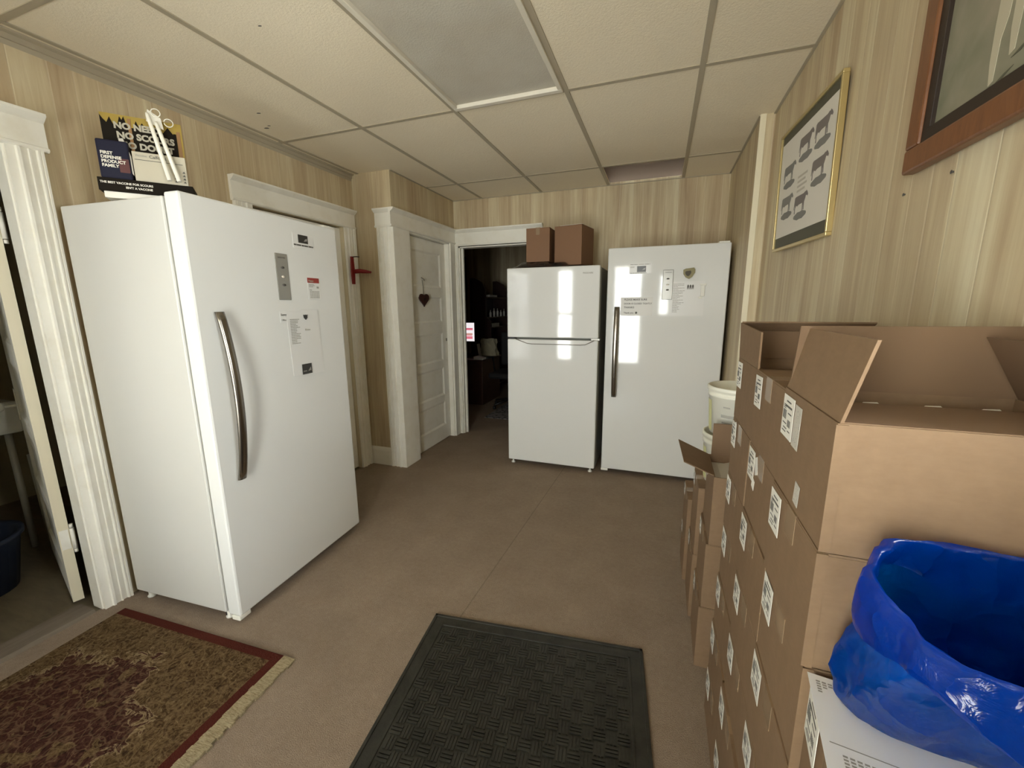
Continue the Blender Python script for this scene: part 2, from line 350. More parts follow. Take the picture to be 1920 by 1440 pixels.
# ------------------------------------------------------------------ mesh helpers
class B:
    """collects shapes into one mesh; .mi is the material slot for new faces"""
    def __init__(s): s.bm = bmesh.new(); s.mi = 0
    def _fin(s, fs):
        for f in fs: f.material_index = s.mi
    def box(s, x0, x1, y0, y1, z0, z1, bev=0.0, mat=None):
        r = bmesh.ops.create_cube(s.bm, size=1.0); vs = r['verts']
        for v in vs:
            v.co = Vector((x0 + (v.co.x + .5) * (x1 - x0), y0 + (v.co.y + .5) * (y1 - y0), z0 + (v.co.z + .5) * (z1 - z0)))
        fs = set(f for v in vs for f in v.link_faces)
        s._fin(fs)
        if bev > 0:
            es = set(e for v in vs for e in v.link_edges)
            r2 = bmesh.ops.bevel(s.bm, geom=list(es), offset=bev, segments=2, profile=.5, affect='EDGES')
            s._fin(r2['faces']); vs = list(set(v for f in r2['faces'] for v in f.verts) | set(v for v in vs if v.is_valid))
        if mat is not None:
            for v in set(vs):
                if v.is_valid: v.co = mat @ v.co
        return s
    def prism(s, pts, O, u, v, w):
        """polygon pts (a,b) in the plane O+a*u+b*v, extruded by vector w"""
        O, u, v, w = Vector(O), Vector(u), Vector(v), Vector(w)
        a = [s.bm.verts.new(O + u * p[0] + v * p[1]) for p in pts]
        b = [s.bm.verts.new(O + u * p[0] + v * p[1] + w) for p in pts]
        fs = [s.bm.faces.new(a[::-1]), s.bm.faces.new(b)]
        n = len(pts)
        for i in range(n): fs.append(s.bm.faces.new((a[i], a[(i + 1) % n], b[(i + 1) % n], b[i])))
        s._fin(fs); return s
    def quad(s, *ps):
        f = s.bm.faces.new([s.bm.verts.new(Vector(p)) for p in ps]); s._fin([f]); return s
    def slab(s, ps, nrm):
        """a quad given by four corners, thickened by vector nrm"""
        nrm = Vector(nrm)
        a = [s.bm.verts.new(Vector(p)) for p in ps]; b = [s.bm.verts.new(Vector(p) + nrm) for p in ps]
        fs = [s.bm.faces.new(a[::-1]), s.bm.faces.new(b)]; n = len(ps)
        for i in range(n): fs.append(s.bm.faces.new((a[i], a[(i + 1) % n], b[(i + 1) % n], b[i])))
        s._fin(fs); return s
    def tube(s, path, r, seg=10, caps=True):
        """round tube along a path; r is a radius or a list"""
        path = [Vector(p) for p in path]; n = len(path); rings = []
        rs = r if isinstance(r, (list, tuple)) else [r] * n
        ref = Vector((0, 0, 1))
        if abs((path[-1] - path[0]).normalized().dot(ref)) > .9: ref = Vector((1, 0, 0))
        for i, p in enumerate(path):
            d = (path[min(i + 1, n - 1)] - path[max(i - 1, 0)]).normalized()
            a = d.cross(ref).normalized(); b = d.cross(a).normalized()
            rings.append([s.bm.verts.new(p + (a * math.cos(2 * math.pi * k / seg) + b * math.sin(2 * math.pi * k / seg)) * rs[i]) for k in range(seg)])
        fs = []
        for i in range(n - 1):
            for k in range(seg):
                f = s.bm.faces.new((rings[i][k], rings[i][(k + 1) % seg], rings[i + 1][(k + 1) % seg], rings[i + 1][k])); f.smooth = True; fs.append(f)
        if caps: fs += [s.bm.faces.new(rings[0][::-1]), s.bm.faces.new(rings[-1])]
        s._fin(fs); return s
    def lathe(s, prof, c=(0, 0, 0), seg=28, close=True):
        c = Vector(c); rings = []
        for (r, z) in prof:
            rings.append([s.bm.verts.new(c + Vector((r * math.cos(2 * math.pi * k / seg), r * math.sin(2 * math.pi * k / seg), z))) for k in range(seg)])
        fs = []
        for i in range(len(rings) - 1):
            for k in range(seg):
                f = s.bm.faces.new((rings[i][k], rings[i][(k + 1) % seg], rings[i + 1][(k + 1) % seg], rings[i + 1][k])); f.smooth = True; fs.append(f)
        if close: fs += [s.bm.faces.new(rings[0][::-1]), s.bm.faces.new(rings[-1])]
        s._fin(fs); return s
    def text(s, body, size, O, u, v, n, bold=.0, align='LEFT', space=1.0):
        """lettering laid on the plane through O with x-axis u, y-axis v, raised along n"""
        cu = bpy.data.curves.new('lettering', 'FONT'); cu.body = body; cu.size = size; cu.extrude = .0004; cu.offset = bold * size
        cu.align_x = align; cu.resolution_u = 3; cu.space_line = space
        to = bpy.data.objects.new('lettering', cu); COL.objects.link(to)
        dg = bpy.context.evaluated_depsgraph_get(); me = bpy.data.meshes.new_from_object(to.evaluated_get(dg))
        bpy.data.objects.remove(to); bpy.data.curves.remove(cu)
        u, v, n, O = Vector(u).normalized(), Vector(v).normalized(), Vector(n).normalized(), Vector(O)
        me.transform(Matrix(((u.x, v.x, n.x, O.x), (u.y, v.y, n.y, O.y), (u.z, v.z, n.z, O.z), (0, 0, 0, 1))))
        k = len(s.bm.faces); s.bm.from_mesh(me); s.bm.faces.ensure_lookup_table()
        s._fin(s.bm.faces[k:]); bpy.data.meshes.remove(me); return s

def obj(name, b, mats, parent=None, label=None, smooth=False, nrm=True):
    bm = b.bm if isinstance(b, B) else b
    if nrm: bmesh.ops.recalc_face_normals(bm, faces=bm.faces[:])
    me = bpy.data.meshes.new(name)
    if smooth:
        for f in bm.faces: f.smooth = True
    bm.to_mesh(me); bm.free()
    for m in (mats if isinstance(mats, (list, tuple)) else [mats]): me.materials.append(m if not isinstance(m, str) else M[m])
    o = bpy.data.objects.new(name, me); COL.objects.link(o)
    if parent is not None: o.parent = parent
    if label: o['label'] = label
    return o
def tag(o, label, cat, group=None, kind=None):
    o['label'] = label; o['category'] = cat
    if group: o['group'] = group
    if kind: o['kind'] = kind
    return o
def thing(name, label, cat, loc=(0, 0, 0), rz=0.0, group=None):
    o = bpy.data.objects.new(name, None); COL.objects.link(o); o.empty_display_size = .1
    o.location = loc; o.rotation_euler = (0, 0, rz); return tag(o, label, cat, group)
def struct(name, b, mats, parent=None, label=None):
    o = obj(name, b, mats, parent)
    if parent is None: o['kind'] = 'structure'
    if label: o['label'] = label
    return o

# ------------------------------------------------------------------ room shell
ZC = 2.42; XL = -2.39; XB = -2.03; YJ = 2.90; YB = 3.95; XR = .54; XR2 = .47; YT = 2.86
b = B(); b.box(XL - .01, .62, YR - .1, YB + .1, -.08, 0); struct('floor', b, 'carpet')
b = B(); b.box(-4.4, XL - .01, .06, 2.98, -.08, -.002); struct('floor_side_room', b, 'oldfloor')
b = B(); b.box(-4.0, .8, YB + .1, 7.3, -.08, -.001); struct('floor_back_room', b, 'carpet')
b = B(); b.prism([(0, 0), (.14, 0), (.125, .012), (.015, .012)], (XL - .145, .19, 0), (1, 0, 0), (0, 0, 1), (0, .74, 0)); struct('trim_1', b, 'threshold')

# left wall with two doorways
D1A, D1B, D1H = .19, .95, 2.0
D3A, D3B = 1.98, 2.76
b = B(); T = .07
b.box(XL - T, XL, YR - .1, D1A - .02, 0, ZC + .02); b.box(XL - T, XL, D1B + .02, D3A, 0, ZC + .02); b.box(XL - T, XL, D3B, YJ + .02, 0, ZC + .02)
b.box(XL - T, XL, D1A - .02, D1B + .02, D1H + .02, ZC + .02); b.box(XL - T, XL, D3A, D3B, D1H, ZC + .02)
struct('wall_left', b, 'panel_y')
b = B(); b.box(XL - T, XB - .0006, YJ, YJ + .03, 0, ZC + .02); struct('wall_left_return', b, 'panel_x')
D2A, D2B = 3.11, 3.83
b = B(); b.box(XB - .08, XB, YJ + .002, D2A, 0, ZC + .02); b.box(XB - .08, XB, D2B, YB + .1, 0, ZC + .02); b.box(XB - .08, XB, D2A, D2B, 2.0, ZC + .02); b.box(XB - .2, XB - .1, YJ + .04, YB + .1, 0, ZC + .02)
struct('wall_left_far', b, 'panel_y')
OX0, OX1, OH = -1.982, -1.19, 1.975
b = B(); b.box(XB - .08, OX0, YB, YB + .1, 0, ZC + .02); b.box(OX1, XR + .1, YB, YB + .1, 0, ZC + .02); b.box(OX0, OX1, YB, YB + .1, OH, ZC + .02)
struct('wall_back', b, 'panel_x')
b = B(); b.box(-.60, .22, YB, YB + .1, ZC + .021, ZC + .5); struct('wall_back_above_ceiling', b, 'void')
def added_side_window(name, xw, sg, win):
    y0, y1, z0, z1 = win; q = lambda a, c: (min(xw + sg * a, xw + sg * c), max(xw + sg * a, xw + sg * c))
    b = B(); X = q(-.02, .05)
    for (a0, a1, c0, c1) in ((y0 - .07, y0 + .02, z0 - .08, z1 + .09), (y1 - .02, y1 + .07, z0 - .08, z1 + .09), (y0 + .02, y1 - .02, z1 - .02, z1 + .09), (y0 + .02, y1 - .02, z0 - .08, z0 + .02), (y0 + .02, y1 - .02, (z0 + z1) / 2 - .02, (z0 + z1) / 2 + .02)): b.box(*X, a0, a1, c0, c1)
    w_ = struct(name, b, 'paint')
    b = B(); b.box(*q(.058, .062), y0 + .01, y1 - .01, z0 + .01, z1 - .01); obj('pane', b, 'glass', w_)
y0, y1, z0, z1 = ADDED_WIN
b = B(); b.box(XR, XR + .1, YR - .1, y0, 0, ZC + .02); b.box(XR, XR + .1, y1, YT, 0, ZC + .02); b.box(XR, XR + .1, y0, y1, 0, z0); b.box(XR, XR + .1, y0, y1, z1, ZC + .02); struct('wall_right', b, 'panel_y')
added_side_window('window_4', XR, 1, ADDED_WIN)
b = B(); b.box(XR2, XR2 + .17, YT, YB, 0, ZC + .02); struct('wall_right_far', b, 'panel_y')
# rear wall behind the viewer, with window openings
b = B(); xs = [XL - T] + [v for o_ in OPENINGS for v in o_[:2]] + [XR + .1]
for i in range(0, len(xs), 2): b.box(xs[i], xs[i + 1], YR - .1, YR, 0, ZC + .02)
for (a, c, d, e) in OPENINGS: b.box(a, c, YR - .1, YR, 0, d); b.box(a, c, YR - .1, YR, e, ZC + .02)
struct('wall_rear', b, 'panel_x')
for i, (a, c, d, e) in enumerate(OPENINGS):
    b = B(); f = .045
    b.box(a - .09, a + .02, YR - .03, YR + .02, d - .09, e + .1); b.box(c - .02, c + .09, YR - .03, YR + .02, d - .09, e + .1)
    b.box(a + .02, c - .02, YR - .03, YR + .02, e - .02, e + .1); b.box(a + .02, c - .02, YR - .03, YR + .03, d - .09, d + .02)
    mz = d + (e - d) * .52
    b.box(a + .02, c - .02, YR - .07, YR - .03, mz - .02, mz + .02)
    w_ = struct('window_%d' % (i + 1), b, 'paint')
    b = B(); b.box(a + .01, c - .01, YR - .062, YR - .058, d + .01, e - .01); obj('pane', b, 'glass', w_)

b = B(); b.box(-3.0, 1.4, YR - 2.6, YR - .12, 2.20, 2.28); struct('added_sky_blocker', b, 'paint')  # unseen slab added outside to cut steep sky light on the near floor
# side room and back room shells
b = B(); b.box(-4.5, -4.4, .06, 3.0, -.08, ZC + .02); b.box(-4.4, XL - T + .01, 2.96, 3.06, -.002, ZC + .02); b.box(-4.4, XL - T + .01, .08, .13, -.002, ZC + .02)
struct('wall_side_room', b, 'drywall')
b = B(); b.box(-4.5, XL, .06, 3.06, ZC + .02, ZC + .1); struct('ceiling_side_room', b, 'drywall')
b = B(); b.box(-4.1, -4.0, YB + .1, 7.4, -.08, ZC + .02); b.box(.8, .9, YB + .1, 7.4, -.08, ZC + .02); b.box(-4.0, .8, 7.3, 7.4, -.08, ZC + .02); b.box(XR + .1, .9, YB + .02, YB + .1, -.08, ZC + .02)
b.box(-4.0, XB - .08, YB + .05, YB + .15, -.08, ZC + .02)
struct('wall_back_room', b, 'panel_x')
b = B(); b.box(-4.1, .9, YB + .02, 7.4, ZC + .02, ZC + .1); struct('ceiling_back_room', b, 'drywall')

# ceiling of lay-in tiles; one cell missing near the back wall
GX = [-2.327, -1.717, -1.107, -.497, .113]; GY = [-.228, .991, 2.21, 3.429]
xs = [XL] + GX + [XR]; ys = [YR] + GY + [YB]
b = B()
for i in range(len(xs) - 1):
    for j in range(len(ys) - 1):
        if (i, j) == (3, 2) or (i, j) == (4, 4): continue
        b.box(xs[i] - .012, xs[i + 1] + .012, ys[j] - .012, ys[j + 1] + .012, ZC, ZC + .018)
struct('ceiling', b, 'tile')
b = B()
for x in GX: b.box(x - .012, x + .012, YR, YB, ZC - .004, ZC + .0)
for y in GY: b.box(XL, XR, y - .012, y + .012, ZC - .0035, ZC + .0)
b.box(XL, XL + .012, YR, YJ, ZC - .032, ZC - .001); b.prism([(0, 0), (.03, 0), (.03, -.007), (.006, -.012), (0, -.05)], (XL, YR, ZC - .001), (1, 0, 0), (0, 0, 1), (0, YJ - YR, 0))
b.box(XB, XB + .012, YJ, YB, ZC - .006, ZC - .001); b.box(XB, XR2, YB - .012, YB, ZC - .006, ZC - .001)
b.box(XR - .012, XR, YR, YT, ZC - .006, ZC - .001); b.box(XR2 - .012, XR2, YT, YB, ZC - .006, ZC - .001)
struct('ceiling_grid', b, 'grid')
b = B(); b.box(-.60, .22, 3.0, YB, ZC + .45, ZC + .5); b.box(-.62, -.60, 3.0, YB, ZC + .03, ZC + .5); b.box(.20, .22, 3.0, YB, ZC + .03, ZC + .5); b.box(-.6, .2, 3.0, 3.02, ZC + .03, ZC + .5)
struct('ceiling_void', b, 'void')
b = B()
for (x, y, r) in ((-2.113, 1.863, .010), (-2.241, 2.019, .013), (-1.472, 1.345, .006), (-2.20, 2.0, .008)):
    b.prism([(r * math.cos(k * .9) * (1 + .4 * (k % 2)), .5 * r * math.sin(k * .9)) for k in range(7)], (x, y, ZC - .001), (1, .3, 0), (-.3, 1, 0), (0, 0, .002))
struct('ceiling_chips', b, 'ink')

# recessed ceiling light, switched off
t = thing('ceiling_light', 'unlit recessed ceiling light with grey panel in white frame', 'ceiling light', (-.802, 1.60, ZC))
hx, hy = .293, .598
b = B()
for (x0, x1, y0, y1) in ((-hx, hx, -hy, -hy + .03), (-hx, hx, hy - .03, hy), (-hx, -hx + .022, -hy + .03, hy - .03), (hx - .022, hx, -hy + .03, hy - .03)):
    b.box(x0, x1, y0, y1, -.014, .06, .003)
obj('frame', b, 'fixture', t)
b = B(); b.box(-hx + .02, hx - .02, -hy + .028, hy - .028, .004, .010); obj('diffuser', b, 'diffuser', t)
b = B(); b.box(-hx, hx, -hy, hy, .062, .09); obj('housing', b, 'fixture', t)

# trim: casings, headers, baseboards
PROF = [(0, 0), (0, .017), (.026, .017), (.029, .025), (.037, .026), (.041, .016), (.060, .016), (.062, .022), (.066, .022), (.068, .014), (.084, .014), (.087, .024), (.092, .024), (.094, .018), (.097, .025), (.104, .025), (.106, 0)]
def casing(b, O, u, n, h, wd=.106, flip=False):
    k = wd / .106
    pts = [((wd - p[0] * k) if flip else p[0] * k, p[1]) for p in PROF]
    b.prism(pts, O, u, n, (0, 0, h))
HEAD = [(0, 0), (.020, 0), (.026, .006), (.026, .014), (.018, .018), (.018, .108), (.030, .116), (.046, .130), (.046, .140), (0, .140)]
def header(b, O, along, n, prof=HEAD):
    b.prism(prof, O, n, (0, 0, 1), along)
# door 1 (open, left) casing, jambs
b = B()
casing(b, (XL, .955, 0), (0, 1, 0), (1, 0, 0), 2.005, .108); casing(b, (XL, .185 - .108, 0), (0, 1, 0), (1, 0, 0), 2.005, .108, True)
header(b, (XL, .06, 2.005), (0, 1.02, 0), (1, 0, 0))
b.box(XL - T + .004, XL + .001, D1B, D1B + .02, 0, 2.0); b.box(XL - T + .004, XL + .001, D1A - .02, D1A, 0, 2.0); b.box(XL - T + .004, XL + .001, D1A - .02, D1B + .02, 2.0, 2.02)
struct('trim_2', b, 'paint')
# door behind the freezer
b = B(); casing(b, (XL, D3B + .005, 0), (0, 1, 0), (1, 0, 0), 2.0, .115); casing(b, (XL, D3A - .12, 0), (0, 1, 0), (1, 0, 0), 2.0, .115, True)
header(b, (XL, 1.85, 2.0), (0, 1.035, 0), (1, 0, 0)); struct('trim_3', b, 'paint')
# door 2 casing wraps the outside corner
b = B(); casing(b, (XB, YJ, 0), (-1, 0, 0), (0, -1, 0), 2.0, .135)
b.box(XB - .001, XB + .018, YJ - .017, D2A, 0, 2.0, .002)
b.box(XB - .06, XB + .001, D2A - .001, D2A + .012, 0, 2.0); b.box(XB - .06, XB + .001, D2B - .012, D2B + .001, 0, 2.0); b.box(XB - .06, XB + .001, D2A, D2B, 1.99, 2.001)
b.box(XB - .001, XB + .018, D2B, YB - .02, 0, 2.0, .002)
header(b, (XB - .15, YJ, 2.0), (.15, 0, 0), (0, -1, 0)); header(b, (XB, YJ - .046, 2.0), (0, YB - YJ + .046, 0), (1, 0, 0))
struct('trim_4', b, 'paint')
b = B(); casing(b, (OX0, YB, 0), (-1, 0, 0), (0, -1, 0), 1.98, .055); casing(b, (OX1, YB, 0), (1, 0, 0), (0, -1, 0), 1.98, .1)
header(b, (XB + .0, YB, 1.98), (OX1 + .1 - XB, 0, 0), (0, -1, 0), [(0, 0), (.020, 0), (.026, .006), (.026, .016), (.018, .02), (.018, .125), (.032, .133), (.048, .148), (.048, .16), (0, .16)])
b.box(OX0 - .001, OX0 + .012, YB, YB + .1, 0, 1.975); b.box(OX1 - .012, OX1 + .001, YB, YB + .1, 0, 1.975); b.box(OX0, OX1, YB, YB + .1, 1.965, 1.98)
b.box(OX0 + .012, OX0 + .03, YB + .04, YB + .06, 0, 1.965)
struct('trim_5', b, 'paint')
BASE = [(0, 0), (.018, 0), (.018, .13), (.012, .15), (.006, .16), (0, .16)]
b = B(); b.prism(BASE, (XL, YJ, 0), (0, -1, 0), (0, 0, 1), (XB - .137 - XL, 0, 0)); struct('baseboard_left', b, 'paint')
b = B(); b.prism(BASE, (XR, .5, 0), (-1, 0, 0), (0, 0, 1), (0, YT - .45, 0)); struct('baseboard_right', b, 'paint')
b = B(); b.prism(BASE, (OX1 + .1, YB, 0), (0, -1, 0), (0, 0, 1), (XR2 - OX1 - .1, 0, 0)); struct('baseboard_back', b, 'paint')
b = B(); b.mi = 0; b.box(XR2 - .008, XR2 + .022, YT - .012, YT - .0005, 0, ZC); b.mi = 1; b.box(XR2 + .022, XR - .001, YT - .006, YT - .0005, 0, ZC)
struct('trim_6', b, ['old_edge', 'panel_x'])

def panel_leaf(b, W, H, rails, st=.10, t=.038, rec=.010):
    """door leaf: x 0..W, y 0..t (front at y=0), z 0..H; rails = list of (z0,z1) solid rails"""
    b.box(0, st, 0, t, 0, H, .002); b.box(W - st, W, 0, t, 0, H, .002)
    for (a, c) in rails: b.box(st, W - st, 0, t, a, c)
    for i in range(len(rails) - 1):
        a, c = rails[i][1], rails[i + 1][0]
        b.box(st, W - st, rec, t - rec, a, c)
        q = .018
        for (x0, x1, z0, z1) in ((st, st + q, a, c), (W - st - q, W - st, a, c)): b.prism([(0, 0), (q, rec), (0, rec)] if x0 == st else [(0, rec), (q, 0), (q, rec)], (x0, 0, z0), (1, 0, 0), (0, 1, 0), (0, 0, z1 - z0))
        b.prism([(0, rec), (0, 0), (q, rec)], (st, 0, a), (0, 0, 1), (0, 1, 0), (W - 2 * st, 0, 0)); b.prism([(0, rec), (q, 0), (q, rec)], (st, 0, c - q), (0, 0, 1), (0, 1, 0), (W - 2 * st, 0, 0))
# door 2: closed five-panel door facing +x
RAILS = [(0, .15), (.40, .47), (.76, .83), (1.11, 1.22), (1.46, 1.55), (1.87, 1.975)]
b = B(); panel_leaf(b, .694, 1.975, RAILS)
d2 = struct('door_2', b, 'paint'); d2.location = (XB - .045, D2A + .013, .010); d2.rotation_euler = (0, 0, R(90))
b = B(); b.box(.655, .672, -.006, 0, 1.02, 1.05, .002); obj('latch', b, 'string', d2)
# door 3: behind the freezer
b = B(); panel_leaf(b, .774, 1.98, RAILS[:-1] + [(1.87, 1.98)])
d3 = struct('door_3', b, 'paint'); d3.location = (XL - .03, D3A + .003, .010); d3.rotation_euler = (0, 0, R(90))
# door 1: open leaf seen almost edge-on
b = B(); b.mi = 0; panel_leaf(b, .74, 1.965, RAILS[:-1] + [(1.87, 1.965)])
b.mi = 1; b.box(-.0012, .0, .0, .038, .0, 1.965)
d1 = struct('door_1', b, ['paint', 'old_edge']); d1.location = (-2.560, .924, .012); d1.rotation_euler = (0, 0, R(180 - 17.3)); d1.scale = (1, -1, 1)
# (mirrored so that the leaf's front is the face towards the room's rear)
for z in (.27, 1.66):
    b = B(); b.box(-.0045, -.0012, .004, .034, z, z + .095); b.tube([(-.010, .046, z - .004), (-.010, .046, z + .099)], .0085, 10)
    b.tube([(-.010, .046, z - .022), (-.010, .046, z - .007)], .007, 8); b.tube([(-.010, .046, z + .102), (-.010, .046, z + .120)], .007, 8)
    b.box(-.006, .030, .048, .052, z, z + .095)
    obj('hinge', b, 'paint', d1)
b = B(); b.box(.672, .708, -.006, 0, .79, .96, .002); b.tube([(.69, 0, .87), (.69, -.05, .87)], .008); b.lathe([(.001, 0), (.018, .004), (.027, .018), (.027, .026), (.016, .038), (.001, .040)], (0, 0, 0), 18)
for v in b.bm.verts[-18 * 6:]: v.co = Vector((.69 + v.co.x, -.045 - v.co.z, .87 + v.co.y))
obj('door_knob', b, ['glassknob'], d1, 'clear knob on a dark lock plate')

# ------------------------------------------------------------------ upright freezers (two of the same kind)
def freezer(label, loc, rz, dp=.648):
    t = thing('upright_freezer', label, 'freezer', loc, rz, 'tall white single-door freezers')
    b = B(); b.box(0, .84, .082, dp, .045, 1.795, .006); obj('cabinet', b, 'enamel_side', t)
    b = B(); b.box(.012, .828, .072, .084, .055, 1.785); obj('gasket', b, 'gasket', t)
    b = B(); b.box(0, .84, 0, .072, .040, 1.807, .009); d = obj('door', b, 'enamel', t)
    # curved steel pull
    pts = []; n = 22
    for i in range(n + 1):
        s = i / n; z = .66 + .71 * s
        out = .020 + .042 * math.sin(math.pi * s) ** .8
        pts.append((out, z))
    b = B(); rings = []
    for (o_, z) in pts:
        rings.append([b.bm.verts.new((.082 + dx, -o_ + dy, z)) for (dx, dy) in ((-.019, .004), (-.017, -.004), (-.008, -.0085), (.008, -.0085), (.017, -.004), (.019, .004), (.012, .008), (-.012, .008))])
    for i in range(n):
        for k in range(8):
            f = b.bm.faces.new((rings[i][k], rings[i][(k + 1) % 8], rings[i + 1][(k + 1) % 8], rings[i + 1][k])); f.smooth = True
    b.bm.faces.new(rings[0][::-1]); b.bm.faces.new(rings[-1])
    h = obj('handle', b, 'steel', d)
    b = B(); b.box(.402, .474, -.004, 0, 1.420, 1.634, .003); cp = obj('control_panel', b, 'panelgrey', d)
    b = B(); b.text('FRIGIDAIRE', .009, (.438, -.0042, 1.612), (1, 0, 0), (0, 0, 1), (0, -1, 0), .02, 'CENTER'); obj('lettering', b, 'ink', cp)
    for z in (1.570, 1.528, 1.490):
        b = B(); b.lathe([(.001, 0), (.008, 0), (.008, .0015), (.001, .002)], (0, 0, 0), 14)
        for v in b.bm.verts: v.co = Vector((.438 + v.co.x * 1.3, -.004 - v.co.z, z + v.co.y * .7))
        obj('button', b, 'ink' if z != 1.528 else 'print_white', cp)
    b = B(); b.box(.76, .83, .01, .13, 1.796, 1.818, .003); obj('hinge_cover', b, 'white_plastic', t)
    b = B(); b.box(.02, .82, .10, .115, .010, .046); obj('kick_grille', b, 'black', t)
    for (x, y) in ((.03, .10), (.81, .10), (.03, dp - .05), (.81, dp - .05)):
        b = B(); b.lathe([(.016, 0), (.018, .006), (.012, .010), (.012, .05)], (x, y, 0), 14); obj('foot', b, 'white_plastic', t)
    b = B(); b.box(-.002, .055, .004, .05, .020, .041, .004); obj('hinge_bracket', b, 'white_plastic', t)
    return t
ANG = R(3.459)
LF_LOC = Vector((-1.674, 1.094, 0)); LF_RZ = R(90) + ANG
freezer('tall white freezer near the open door at left, with black and yellow display on top', LF_LOC, LF_RZ)
RF_LOC = Vector((-.402, 3.321, 0))
freezer('tall white freezer against back wall, right of the two-door fridge', RF_LOC, 0, .615)
LFM = Matrix.Translation(LF_LOC) @ Matrix.Rotation(LF_RZ, 4, 'Z'); RFM = Matrix.Translation(RF_LOC)
def place(o, mw):
    o.matrix_world = mw; return o

# things stuck on the freezer doors: built in door coordinates (x right, z up, y=0 the door), then placed
def card(x0, x1, z0, z1, m='paper', th=.0015):
    b = B(); b.box(x0, x1, -.0004 - th, -.0004, z0, z1); return b
FN = (0, -1, 0)
def stuck(name, b, mats, mw, label, cat, group=None):
    o = obj(name, b, mats); o.matrix_world = mw; return tag(o, label, cat, group)
def lines(b, x0, x1, z0, z1, n, y=-.0024, th=.5, jag=.4):
    dz = (z1 - z0) / n
    for i in range(n):
        z = z1 - (i + .5) * dz; xe = x1 - random.random() * jag * (x1 - x0)
        x = x0
        while x < xe:
            wd = min((xe - x), random.uniform(.12, .3) * (x1 - x0)); b.box(x, x + wd * .9, y - .0002, y + .0003, z - dz * th / 2, z + dz * th / 2); x += wd
# left freezer
b = card(.522, .658, 1.672, 1.742)
o = stuck('magnet', b, 'papersheet', LFM, 'white magnet with black photo and caption, highest on left freezer door', 'magnet')
b = B(); b.box(.556, .620, -.0026, -.0018, 1.699, 1.738); obj('photo', b, 'mag_black', o)
b = B(); b.prism([(0, 0), (.022, .004), (.024, .016), (.010, .012)], (.592, -.0026, 1.708), (1, 0, 0), (0, 0, 1), (0, -.0005, 0)); obj('picture_detail', b, 'mag_grey', o)
b = B(); lines(b, .525, .656, 1.683, 1.692, 1, th=.8, jag=.05); obj('lettering', b, 'ink', o)
b = card(.590, .676, 1.424, 1.532); o = stuck('calendar_magnet', b, 'papersheet', LFM, 'small calendar magnet with red heading on left freezer door', 'magnet')
b = B(); b.box(.590, .672, -.0028, -.0018, 1.508, 1.533); obj('heading', b, 'cal_red', o)
b = B(); b.text('Happy', .014, (.596, -.0029, 1.514), (1, 0, 0), (0, 0, 1), FN, .01); obj('lettering', b, 'print_grey', o)
b = B(); lines(b, .598, .640, 1.486, 1.503, 3, jag=.3); b.box(.652, .667, -.0026, -.0018, 1.481, 1.491); b.box(.600, .616, -.0026, -.0018, 1.470, 1.474)
for i in range(6):
    for j in range(5): b.box(.602 + i * .0115, .6095 + i * .0115, -.0026, -.0018, 1.432 + j * .0075, 1.4365 + j * .0075)
obj('calendar_print', b, 'ink_soft', o)
b = card(.395, .440, 1.314, 1.366, 'papersheet'); o = stuck('business_card', b, 'papersheet', LFM, 'small white card with two printed names, left of the list on left freezer', 'card')
b = B(); b.text('Sunny', .014, (.400, -.0020, 1.346), (1, 0, 0), (0, 0, 1), FN, .02); obj('lettering', b, 'ink', o); b = B(); b.text('Office', .011, (.402, -.0020, 1.322), (1, 0, 0), (0, 0, 1), FN, .01); obj('lettering', b, 'ink', o)
b = B(); b.slab([(.440, -.001, 1.050), (.652, -.001, 1.040), (.640, -.003, 1.372), (.432, -.001, 1.372)], (0, -.0012, 0))
o = stuck('list_sheet', b, 'papersheet', LFM, 'long white printed list hanging on left freezer door', 'paper')
b = B(); lines(b, .448, .512, 1.205, 1.330, 16, y=-.0048, th=.45, jag=.55)
obj('print', b, 'ink_soft', o); b = B(); b.text('Notes', .014, (.540, -.0050, 1.268), (1, 0, 0), (0, 0, 1), FN, .01); obj('print', b, 'ink_soft', o)
b = B(); b.prism([(0, .026), (.008, .022), (.013, .026), (.018, .022), (.026, .026), (.024, .010), (.013, 0), (.002, .010)], (.537, -.0045, 1.322), (1, 0, 0), (0, 0, 1), (0, -.003, 0))
stuck('shield_magnet', b, 'mag_black', LFM, 'tiny dark shield magnet holding the list on left freezer', 'magnet')
b = card(.494, .558, 1.048, 1.100); 
for v in b.bm.verts: v.co.y -= .0055
o = stuck('photo_magnet', b, 'mag_black', LFM, 'small square black photo magnet, lowest on left freezer door', 'magnet')
b = B(); b.prism([(0, 0), (.022, .002), (.020, .020), (.012, .012)], (.530, -.0076, 1.062), (1, 0, 0), (0, 0, 1), (0, -.0005, 0)); b.box(.498, .522, -.0079, -.0074, 1.062, 1.066); obj('picture_detail', b, 'mag_grey', o)
# right freezer
b = card(.160, .318, 1.612, 1.690); o = stuck('magnet', b, 'papersheet', RFM, 'white magnet with black photo and caption, upper left on back freezer', 'magnet')
b = B(); b.box(.216, .280, -.0026, -.0018, 1.624, 1.668); obj('photo', b, 'mag_black', o)
b = B(); b.prism([(0, 0), (.022, .004), (.024, .016), (.010, .012)], (.252, -.0026, 1.638), (1, 0, 0), (0, 0, 1), (0, -.0005, 0)); obj('picture_detail', b, 'mag_grey', o)
b = B(); lines(b, .166, .312, 1.676, 1.684, 1, th=.6, jag=.05); lines(b, .168, .206, 1.655, 1.668, 2, jag=.3); lines(b, .168, .290, 1.614, 1.621, 1, th=.6, jag=.05); obj('lettering', b, 'ink_soft', o)
b = card(.108, .340, 1.302, 1.440); o = stuck('notice', b, 'notice_paper', RFM, 'printed notice taped beside handle of back freezer', 'notice')
b = B()
